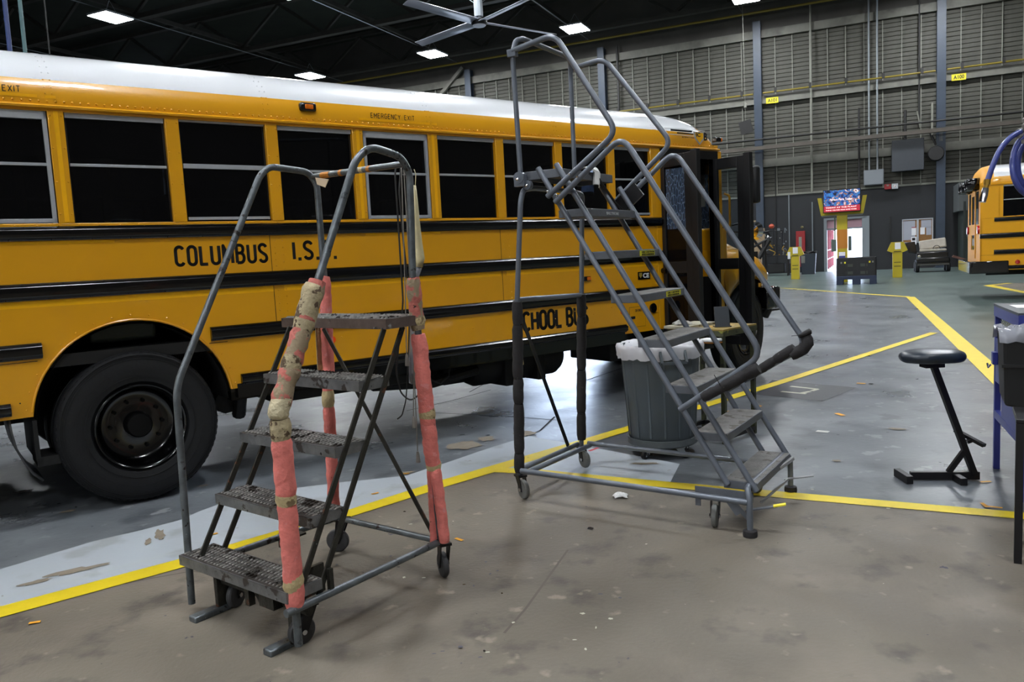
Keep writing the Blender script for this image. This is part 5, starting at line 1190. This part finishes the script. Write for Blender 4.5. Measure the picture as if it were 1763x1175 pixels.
MB().bar(T_(2.69, 4.79, .05), T_(2.775, 4.77, .185), .03, .03).build('brace', sb_, sl_, smooth=0)
MB().bar(T_(2.77, 4.86, .30), T_(2.855, 4.69, .235), .032, .022).build('footrest', sb_, sl_, smooth=0, bevel=.003); MB().bar(T_(2.79, 4.765, .245), T_(2.83, 4.76, .26), .03, .02).build('footrest_arm', sb_, sl_, smooth=0)

# ================================================================== BLUE CABINET AND BLACK BIN AT THE RIGHT EDGE
BLU = mat('royal_blue_enamel', '2b3480', .42, var=.08, vs=4, coat=.15); BLUD = mat('dark_blue_enamel', '1b2158', .45, var=.1, vs=5)
cr = thing('steel_cabinet', 'royal blue steel cabinet on legs cut by the right edge', 'cabinet', (2.815, 4.32, 0), R(-22.7))
for x, y in ((0, .0), (0, .71), (.8, 0), (.8, .71)): MB().box(x, y, 0, x + .035, y + .035, 1.06).build('leg', BLU, cr, smooth=0)
MB().box(-.005, 0, 1.02, .84, .75, 1.035).build('cabinet_top', mat('grey_green_worktop', '3d4346', .5, var=.1, vs=8), cr, smooth=0, loc=(0, 0, .042)); MB().box(-.004, 0, 1.0, .0, .745, 1.065).box(0, -.004, 1.0, .83, 0, 1.065).build('top_rim', BLU, cr, smooth=0)
MB().box(0.002, .50, .58, .006, .72, .86).box(.002, .03, .36, .006, .50, .86).build('side_panel', BLU, cr, smooth=0); MB().box(.0, 0, .34, .03, .745, .39).build('shelf_rail', BLU, cr, smooth=0); box('shelf', BLUD, cr, .02, .02, .34, .82, .72, .36, smooth=0)
MB().box(.3, .1, .36, .31, .72, 1.0).build('inner_wall', BLUD, cr, smooth=0)
ms = MB()
for i in range(7):
    for j in range(5):
        y = .30 + i * .05; z = .87 + j * .026
        ms.tube([(.02, y, z), (.02, y + .025, z + .012), (.02, y + .05, z)], .0018, n=4).tube([(.02, y, z), (.02, y + .025, z - .012), (.02, y + .05, z)], .0018, n=4)
ms.build('mesh_panel', mat('pale_mesh', '8d9a90', .5), cr, smooth=0, kind='stuff')
MB().box(-.03, .60, .70, .0, .66, .78).build('latch', BLU, cr, bevel=.004); MB().tube([(-.035, .63, .70), (-.05, .63, .68), (-.05, .66, .70)], .006).build('padlock', CHR, cr)
wo = MB().box(.04, .08, .36, .07, .44, .66).box(.04, .46, .36, .07, .55, .60).build('plank', mat('brown_plank', '7a5a3c', .7, var=.25, vs=6, stretch=(1, 1, 6)), cr, smooth=0)
pp = MB().box(0, 0, 0, .28, .21, .002).build('paper', mat('white_paper', 'e6e6ea', .6), None, smooth=0, loc=Vector((2.815, 4.32, 1.078)) + Vector((.18, .30, 0)), rot=(0, 0, R(-22))); tag(pp, 'white sheet of paper on top of the blue cabinet', 'paper')
bk = MB().box(0, 0, 0, .2, .2, .03).build('tool_case', mat('navy_case', '1c1f3a', .4), None, smooth=0, loc=(3.25, 4.72, 1.078)); tag(bk, 'dark blue case lying on the blue cabinet behind the paper', 'case')
bn = thing('bin', 'tall black plastic bin hanging beside the blue cabinet at the right edge', 'bin', D(1730, 700, 3.9), R(-25))
bz = bn.location.z
MB().add([(-.0, 0, 0), (.34, 0, -.06), (.34, .2, -.06), (.0, .2, 0.03), (-.012, -.01, .36), (.36, -.01, .34), (.36, .22, .34), (-.012, .22, .36)], [(0, 3, 2, 1), (0, 1, 5, 4), (1, 2, 6, 5), (2, 3, 7, 6), (3, 0, 4, 7), (4, 5, 6, 7)]).build('body', mat('black_plastic', '0d0e10', .5, var=.2, vs=8), bn, smooth=0, bevel=.012)
MB().box(-.018, -.02, .20, .37, .01, .215).build('rim_band', mat('black_plastic', '0d0e10'), bn)
rows = []; rnd = random.Random(4)
for i in range(8): rows.append([(-.03 + .42 * j / 12, -.03 + .26 * i / 7, .37 + rnd.uniform(0, .035) - (.05 if i in (0, 7) else 0)) for j in range(13)])
MB().sheet(rows).build('plastic_liner', FILM, bn, smooth=80, solid=.002)
w2 = thing('workbench', 'black legged bench in the lower right corner, mostly outside the picture', 'bench', (2.287, 3.494, 0), R(-30))
MB().box(-.016, -.016, 0, .016, .016, .66).build('leg', mat('black_square_tube', '121114'), w2, smooth=0)
MB().box(.72, -.016, 0, .752, .016, .66).build('leg', mat('black_square_tube', '121114'), w2, smooth=0); MB().box(-.016, -.016, .66, .9, .30, .68).build('bench_top', DARKM, w2, smooth=0, bevel=.004)
for q_ in ((0.0, .27), (.72, .27)): MB().box(q_[0], q_[1] - .016, 0, q_[0] + .032, q_[1] + .016, .66).build('leg', mat('black_square_tube', '121114'), w2, smooth=0)

# hanging hose reel, upper right
hr = thing('air_hose', 'blue air hose with silver coupler hanging coiled at the upper right edge', 'hose', D(1758, 228, 4.0)); ho = D(1758, 228, 4.0)
HB = mat('blue_rubber_hose', '3a4488', .4, coat=.2)
def H(px, py, y=4.0): return D(px, py, y) - ho
MB().tube([H(1758, 226), H(1740, 236), H(1722, 256), H(1709, 285), H(1700, 312)], .0135, n=12, fillet=.05).build('hose', HB, hr)
MB().tube([H(1775 + 32 * math.cos(R(a)), 284 + 52 * math.sin(R(a)), 4.0 + .02 * math.sin(R(a * 2))) for a in range(0, 360, 12)], .014, n=12, closed=True).build('hose_coil', HB, hr)
MB().tube([H(1782 + 30 * math.cos(R(a)), 284 + 46 * math.sin(R(a)), 4.05) for a in range(0, 360, 12)], .014, n=12, closed=True).build('hose_coil', HB, hr)
MB().tube([H(1700, 309), H(1699, 318)], .016, n=8).tube([H(1699, 318), H(1697, 326)], .012, n=8).build('brass_collar', mat('brass', 'b08a3c', .3, metal=.8), hr)
MB().tube([H(1697, 324), H(1694, 336), H(1691, 348)], .015, n=10, radii=[.015, .018, .016]).build('coupler', CHR, hr)
rnd = random.Random(2)
for i in range(5): MB().tube([H(1756 + rnd.uniform(-4, 8), 208 + i * 9), H(1764, 204 + i * 9, 4.03), H(1775, 212 + i * 9)], .012, n=7).build('tape_wrap', mat('dirty_white_tape', '8d8b88', .7, var=.4, vs=60), hr)
MB().tube([H(1772, 215, 4.03), H(1772, 0, 4.03), (H(1772, 215, 4.03).x, H(1772, 215, 4.03).y, 11.4)], .015, n=8).build('drop_pipe', DARKP, hr)

# ================================================================== FAR SIDE OF THE HALL
YP = mat('pedestal_yellow', 'b4a21c', .5, var=.06, vs=3)
tv = thing('display_stand', 'yellow T-shaped column carrying a lit television near the doorway', 'display', W(1.12, 11.9, 0), WA)
box('column', YP, tv, -.18, -.1, 0, .18, .1, 2.55, bevel=.01); box('orange_band', mat('orange_band', 'b8741c', .5), tv, -.185, -.105, 1.25, .185, .105, 1.95)
MB().prism([(-.72, 2.5), (.72, 2.5), (.84, 3.15), (.70, 3.15), (.62, 2.62), (-.62, 2.62), (-.70, 3.15), (-.84, 3.15)], 'y', -.12, .1).build('cradle', YP, tv, smooth=0)
box('cradle_light_strip', STRIP, tv, -.70, -.1, 2.46, .70, .08, 2.5, smooth=0)
sc = MB().box(-.64, -.30, 2.58, .64, -.18, 3.42).build('television', mat('tv_bezel', '08080a', .3), tv, bevel=.01)
def scrmat():
    m = bpy.data.materials.new('screen_picture'); m.use_nodes = True; nt = m.node_tree; N = nt.nodes; L = nt.links; b = N['Principled BSDF']
    tc = N.new('ShaderNodeTexCoord'); n = N.new('ShaderNodeTexNoise'); n.inputs['Scale'].default_value = 5.5; n.inputs['Detail'].default_value = 6; n.inputs['Distortion'].default_value = 1.5; L.new(tc.outputs['Object'], n.inputs['Vector'])
    r = N.new('ShaderNodeValToRGB'); e = r.color_ramp.elements; e[0].position = .38; e[0].color = (.005, .01, .02, 1); e[1].position = .66; e[1].color = (.8, .85, .9, 1)
    for p, c in ((.44, (.02, .06, .35, 1)), (.5, (.03, .25, .7, 1)), (.54, (.05, .12, .06, 1)), (.58, (.55, .08, .05, 1))):
        x = e.new(p); x.color = c
    L.new(n.outputs['Fac'], r.inputs[0]); L.new(r.outputs[0], b.inputs['Emission Color']); b.inputs['Emission Strength'].default_value = 1.1; b.inputs['Base Color'].default_value = (0, 0, 0, 1)
    return m
MB().box(-.61, -.303, 2.82, .61, -.30, 3.39).build('screen', scrmat(), sc, smooth=0)
MB().box(-.61, -.303, 2.61, .61, -.30, 2.82).build('ticker_band', mat('red_ticker', '200204', .3, emit=('c8283c', .9)), sc, smooth=0)
text_fit('TODAY AT THE PLANT', -.55, 2.74, 1.05, .045, -.304, mat('ticker_text', 'ffffff', .3, emit=('ffd0d8', 1.2)), sc, off=.01); text_fit('THANK YOU FOR YOUR HARD WORK', -.55, 2.65, 1.05, .04, -.304, MATS['ticker_text'], sc, off=.01)
text_fit('Perfect Parts Today', -.40, 2.99, .75, .10, -.304, MATS['ticker_text'], sc, off=.0)
MB().tube([(-.25, .0, 2.5), (-.25, 0, 1.6)], .025).box(-.38, -.06, 1.15, -.2, .06, 1.6).box(.2, -.06, 1.15, .32, .06, 1.7).build('junction_box', mat('grey_green_box', '4d5a54', .5), tv, smooth=0)
box('notice', mat('white_paper', 'e6e6ea'), tv, -.12, -.115, .98, .10, -.105, 1.12, smooth=0); box('blue_pouch', BLU, tv, -.12, -.13, .68, .10, -.105, .98, smooth=0)
ct = thing('pallet_box', 'large black pallet box with a dark blue base in front of the television column', 'crate', W(1.62, 13.45, 0), WA)
KP = mat('black_crate_plastic', '17181b', .5, var=.15, vs=5); BP = mat('navy_pallet_plastic', '1e2a44', .5, var=.1, vs=4)
MB().box(-.64, -.5, .30, .64, -.45, .93).box(-.64, .45, .30, .64, .5, .93).box(-.64, -.5, .30, -.59, .5, .93).box(.59, -.5, .30, .64, .5, .93).box(-.64, -.5, .28, .64, .5, .32).build('crate_wall', KP, ct, smooth=0, bevel=.01)
MB().box(-.64, -.52, .18, .64, .5, .30).box(-.64, -.52, 0, -.42, .5, .18).box(-.13, -.52, 0, .13, .5, .18).box(.42, -.52, 0, .64, .5, .18).build('pallet_base', BP, ct, smooth=0, bevel=.01)
for x in (-.6, -.3, 0, .3, .57): box('wall_rib', KP, ct, x - .02, -.52, .32, x + .02, -.5, .92)
for x, m in ((-.48, STRIP), (-.36, YS), (.42, YS), (.52, STRIP)): box('marker', m, ct, x - .025, -.525, .74, x + .025, -.52, .80, smooth=0)
for x, z in ((-.22, .66), (.24, .66), (-.22, .40), (.24, .40)): box('recess_label', mat('grey_recess', '3c3f3a', .6), ct, x - .11, -.503, z - .04, x + .11, -.5, z + .06, smooth=0)
def pedestal(label, t, m_, note):
    p = thing('information_pedestal', label, 'pedestal', W(t, m_, 0), WA, 'yellow pedestals by the far wall')
    box('column', YP, p, -.17, -.12, 0, .17, .12, 1.0, bevel=.006)
    MB().prism([(-.36, 1.05), (-.20, .98), (.20, .98), (.36, 1.05), (.22, 1.38), (-.22, 1.38)], 'y', -.14, .10).build('head', YP, p, smooth=0)
    for z, w_ in ((1.0, .13), (.58, .12), (.43, .12)): box('slot', INK, p, -w_, -.15 if z > .9 else -.125, z, w_, -.12, z + .025, smooth=0)
    box('notice', mat('white_paper', 'e6e6ea'), p, -.09, -.15, 1.10, .11, -.14, 1.36, smooth=0)
    if note: box('hanging_notice', mat('white_paper', 'e6e6ea'), p, -.30, -.15, .88, -.19, -.14, 1.18, smooth=0)
pedestal('yellow information pedestal left of the doorway with two white notices', -.85, 7.9, True); pedestal('yellow information pedestal right of the pallet box, before the bulletin board', 3.03, 9.49, False)
bb = thing('bulletin_board', 'aluminium-framed cork bulletin board with pinned papers on the dark wall', 'board', W(4.2, .04, 1.25), WA)
CORK = mat('cork', '8a6238', .8, var=.2, vs=30)
for x0 in (-.68, .0):
    box('cork_panel', CORK, bb, x0 + .04, -.02, .05, x0 + .64, 0, 1.13, smooth=0)
MB().box(-.68, -.05, 0, .68, 0, .05).box(-.68, -.05, 1.13, .68, 0, 1.18).box(-.68, -.05, 0, -.63, 0, 1.18).box(.63, -.05, 0, .68, 0, 1.18).box(-.04, -.05, 0, .05, 0, 1.18).build('frame', ALU, bb, smooth=0)
PP = mat('grey_white_paper', 'a6a8b4', .7)
for c in ((-.62, .16, -.10, 1.10), (.16, .72, .60, 1.10), (.38, .36, .60, .75)): box('pinned_sheet', PP, bb, c[0], -.024, c[1], c[2], -.02, c[3], smooth=0)
for c in ((-.26, .38, -.06, .78), (.12, .40, .32, .74)): box('pinned_notice', MATS['white_paper'], bb, c[0], -.028, c[1], c[2], -.024, c[3], smooth=0); 
box('red_header', MATS['alarm_red'], bb, -.26, -.03, .74, -.06, -.028, .78, smooth=0); box('pinned_notice', MATS['white_paper'], bb, -.28, -.06, -.08, -.05, -.055, .30, smooth=0); box('photo', DARKM, bb, -.24, -.065, .12, -.10, -.06, .25, smooth=0)
# utility cart
gc = thing('utility_cart', 'black utility cart with a raised beige seat parked under the bulletin board', 'cart', W(4.55, 5.0, 0), WA)
KB = mat('black_cart_body', '0c0d10', .25, coat=.5)
MB().box(-.68, -.5, .28, .62, .9, .55).box(-.64, -.45, .55, .55, .1, .86).box(-.66, -.55, .42, .6, -.48, .62).build('body', KB, gc, bevel=.05)
MB().box(-.62, -.60, .30, .58, -.55, .36).build('front_bar', mat('dull_bar', '5a5a58', .4, metal=.5), gc)
MB().box(-.52, -.12, 0, .52, .02, .42).build('seat_back', mat('beige_vinyl', 'a8a094', .5, var=.1, vs=4), gc, bevel=.05, loc=(.02, .2, .98), rot=(R(-15), R(-6), 0)); box('seat_base', MATS['beige_vinyl'], gc, -.52, -.35, .88, .50, .2, .98, bevel=.03)
for x in (-.62, .56):
    for y in (-.3, .75): MB().lathe([(0, -.08), (.19, -.08), (.22, -.05), (.22, .05), (.19, .08), (0, .08)], 'x', (x, y, .22), n=20).build('wheel', RUB, gc)
MB().tube([(.12 + .13 * math.cos(R(a)), -.30, 1.0 + .13 * math.sin(R(a))) for a in range(0, 360, 20)], .014, n=6, closed=True).tube([(.12, -.3, 1.0), (.12, -.2, .8)], .02).build('steering_wheel', DBLK, gc)
MB().lathe([(0, -.04), (.06, -.03), (.07, 0)], 'y', (-.55, -.55, .7), n=12).build('headlamp', CHR, gc); MB().prism([(-.6, .8), (-.95, .85), (-1.1, 1.3), (-.7, 1.35)], 'y', -.1, .3).build('front_cowl', KB, gc, bevel=.03)
rp_ = MB().prism([(-.55, .62), (-.50, .70), (.62, .28), (.62, 0), (.50, 0), (.50, .22)], 'y', -.15, .15).build('wooden_ramp', mat('reddish_wood', '6c4a40', .7, var=.2, vs=6), None, smooth=0, loc=W(5.75, 5.9, 0), rot=(0, 0, WA)); tag(rp_, 'reddish sloping wooden ramp right of the utility cart', 'ramp')
bo = thing('storage_booth', 'dim grey-green storage booth between the utility cart and the second bus', 'booth', W(7.0, 1.7, 0), WA)
box('booth_wall', mat('dim_green_grey', '2b332f', .6, var=.15, vs=2), bo, -1.1, -1.4, 0, 1.6, 1.3, 3.0, smooth=0); box('upper_panel', mat('pale_booth_panel', '55595a', .7, var=.1, vs=2), bo, -1.3, -1.45, 2.6, 1.6, 1.3, 3.85, smooth=0)
for i in range(4): box('door_panel', mat('dim_green_grey', '2b332f'), bo, -1.05 + i * .64, -1.44, .1, -.47 + i * .64, -1.4, 2.5, smooth=0)
for x in (-1.14, .2): box('corner_post', mat('dark_green_post', '1c2420', .5), bo, x, -1.5, 0, x + .1, -1.4, 3.0, smooth=0)
# left group: red panel, parts rig, bin, cardboard box
rd = thing('red_cabinet', 'tall red cabinet with a white label on the dark wall left of the doorway', 'cabinet', W(-1.2, .14, 0), WA)
box('body', MATS['alarm_red'], rd, -.22, -.1, .3, .22, .1, 2.15, bevel=.01); box('label_strip', STRIP, rd, -.08, -.115, 1.3, .06, -.1, 1.85, smooth=0); MB().lathe([(0, -.05), (.07, -.03), (.07, .05)], 'y', (.08, -.02, 2.35), n=12).build('bell', mat('bell_brass', '6a6440', .4), rd)
bi = thing('waste_bin', 'slate-grey waste bin with a dark bag beside the left yellow pedestal', 'bin', W(-.68, 2.5, 0), WA)
MB().add([(-.30, -.25, 0), (.30, -.25, 0), (.30, .25, 0), (-.30, .25, 0), (-.36, -.3, 1.0), (.36, -.3, 1.0), (.36, .3, 1.0), (-.36, .3, 1.0)], [(0, 3, 2, 1), (4, 5, 6, 7), (0, 1, 5, 4), (1, 2, 6, 5), (2, 3, 7, 6), (3, 0, 4, 7)]).build('body', mat('slate_bin', '2c343e', .5), bi, smooth=0, bevel=.02)
MB().sheet([[(-.38 + .76 * j / 6, -.32 + .64 * i / 5, 1.0 + .12 * math.sin(i * 1.7 + j) ** 2) for j in range(7)] for i in range(6)]).build('bag', DBLK, bi, solid=.02); box('sticker', STRIP, bi, -.31, -.30, .55, -.14, -.285, .9)
pr = thing('parts_bench', 'cluttered parts bench with hoses before the dark wall, left of the red cabinet', 'bench', W(-2.3, 3.2, 0), WA)
box('bench_top', DARKM, pr, -1.2, -.4, .95, .8, .4, 1.0, smooth=0)
for x in (-1.15, .72):
    for y in (-.36, .34): box('leg', DARKM, pr, x, y, 0, x + .06, y + .06, .95, smooth=0)
rnd = random.Random(12)
cl4 = [CHR, DARKM, MATS['alarm_red'], mat('brass', 'b08a3c'), CONDUIT, STRIP, DBLK, MATS['grey_box_paint']]
for i in range(26):
    x = rnd.uniform(-.5, .75); z = rnd.uniform(1.0, 2.2) if i > 6 else 1.0; s_ = rnd.uniform(.04, .11)
    if i % 2: MB().box(x, -.2, z, x + s_, -.1, z + s_ * rnd.uniform(.6, 1.6)).build('fitting', cl4[i % 8], pr, bevel=.008)
    else: MB().tube([(x, -.15, z), (x + rnd.uniform(-.3, .3), -.2, z + .15), (x + rnd.uniform(-.3, .3), -.15, z - .1 if z > 1.2 else z + .3)], .022, n=7, fillet=.1).build('hose_piece', cl4[(i + 3) % 8], pr)
MB().tube([(.1, 0, 1.0), (.1, 0, 2.3)], .03).tube([(-.2, 0, 2.2), (.5, 0, 2.2)], .025).tube([(.5, 0, 1.0), (.5, 0, 2.2)], .025).build('upright_frame', DARKM, pr)
MB().lathe([(0, -.12), (.1, -.08), (.14, 0), (.1, .08), (0, .12)], 'z', (.0, 0, 2.42), n=14).build('orange_ball', mat('orange_red', 'b04428', .5), pr)
box('red_sign', MATS['alarm_red'], pr, -1.3, .3, 1.25, -.85, .34, 1.5); box('sign_face', STRIP, pr, -1.22, .28, 1.3, -1.0, .3, 1.45)
MB().box(-1.2, -.3, .2, -.3, .3, .75).box(-.2, -.3, .15, .6, .3, .6).build('stored_boxes', DBLK, pr, bevel=.04)
# cardboard and tripod rig just in front of the first bus nose
cbx = thing('cardboard_box', 'tan cardboard box standing behind the nose of the first bus', 'box', D(1298, 440, 20)); hgt = 1.5
cb0 = D(1298, 440, 20).copy(); cbx.location = (cb0.x, cb0.y, 0)
MB().box(-.22, -.2, 0, .22, .2, 1.95).build('carton', mat('cardboard', 'a08c72'), cbx, bevel=.004, smooth=0); MB().box(-.22, -.21, 1.95, .0, -.2, 2.15).build('flap', mat('cardboard', 'a08c72'), cbx, smooth=0)
tp = thing('manipulator', 'black jointed tool arm with a bright tip right of the cardboard box', 'tool arm', (D(1312, 440, 18.5).x, D(1312, 440, 18.5).y, 0), 0)
tx = tp.location
def TP(px, py): return D(px, py, 18.5) - tx
MB().tube([TP(1290, 402), TP(1322, 400), TP(1327, 412)], .035, n=8).tube([TP(1292, 428), TP(1322, 412)], .03, n=8).tube([TP(1295, 410), TP(1318, 440)], .03, n=8).tube([TP(1324, 414), TP(1306, 445)], .06, n=8).build('arm', DBLK, tp)
MB().tube([(.05, 0, 0), (.05, 0, 1.6)], .05).lathe([(0, 0), (.35, 0), (.35, .04), (0, .05)], 'z', (.05, 0, 0)).build('floor_stand', DBLK, tp); MB().lathe([(0, -.08), (.06, 0), (0, .08)], 'z', TP(1325, 408), n=10).build('bright_tip', CHR, tp)
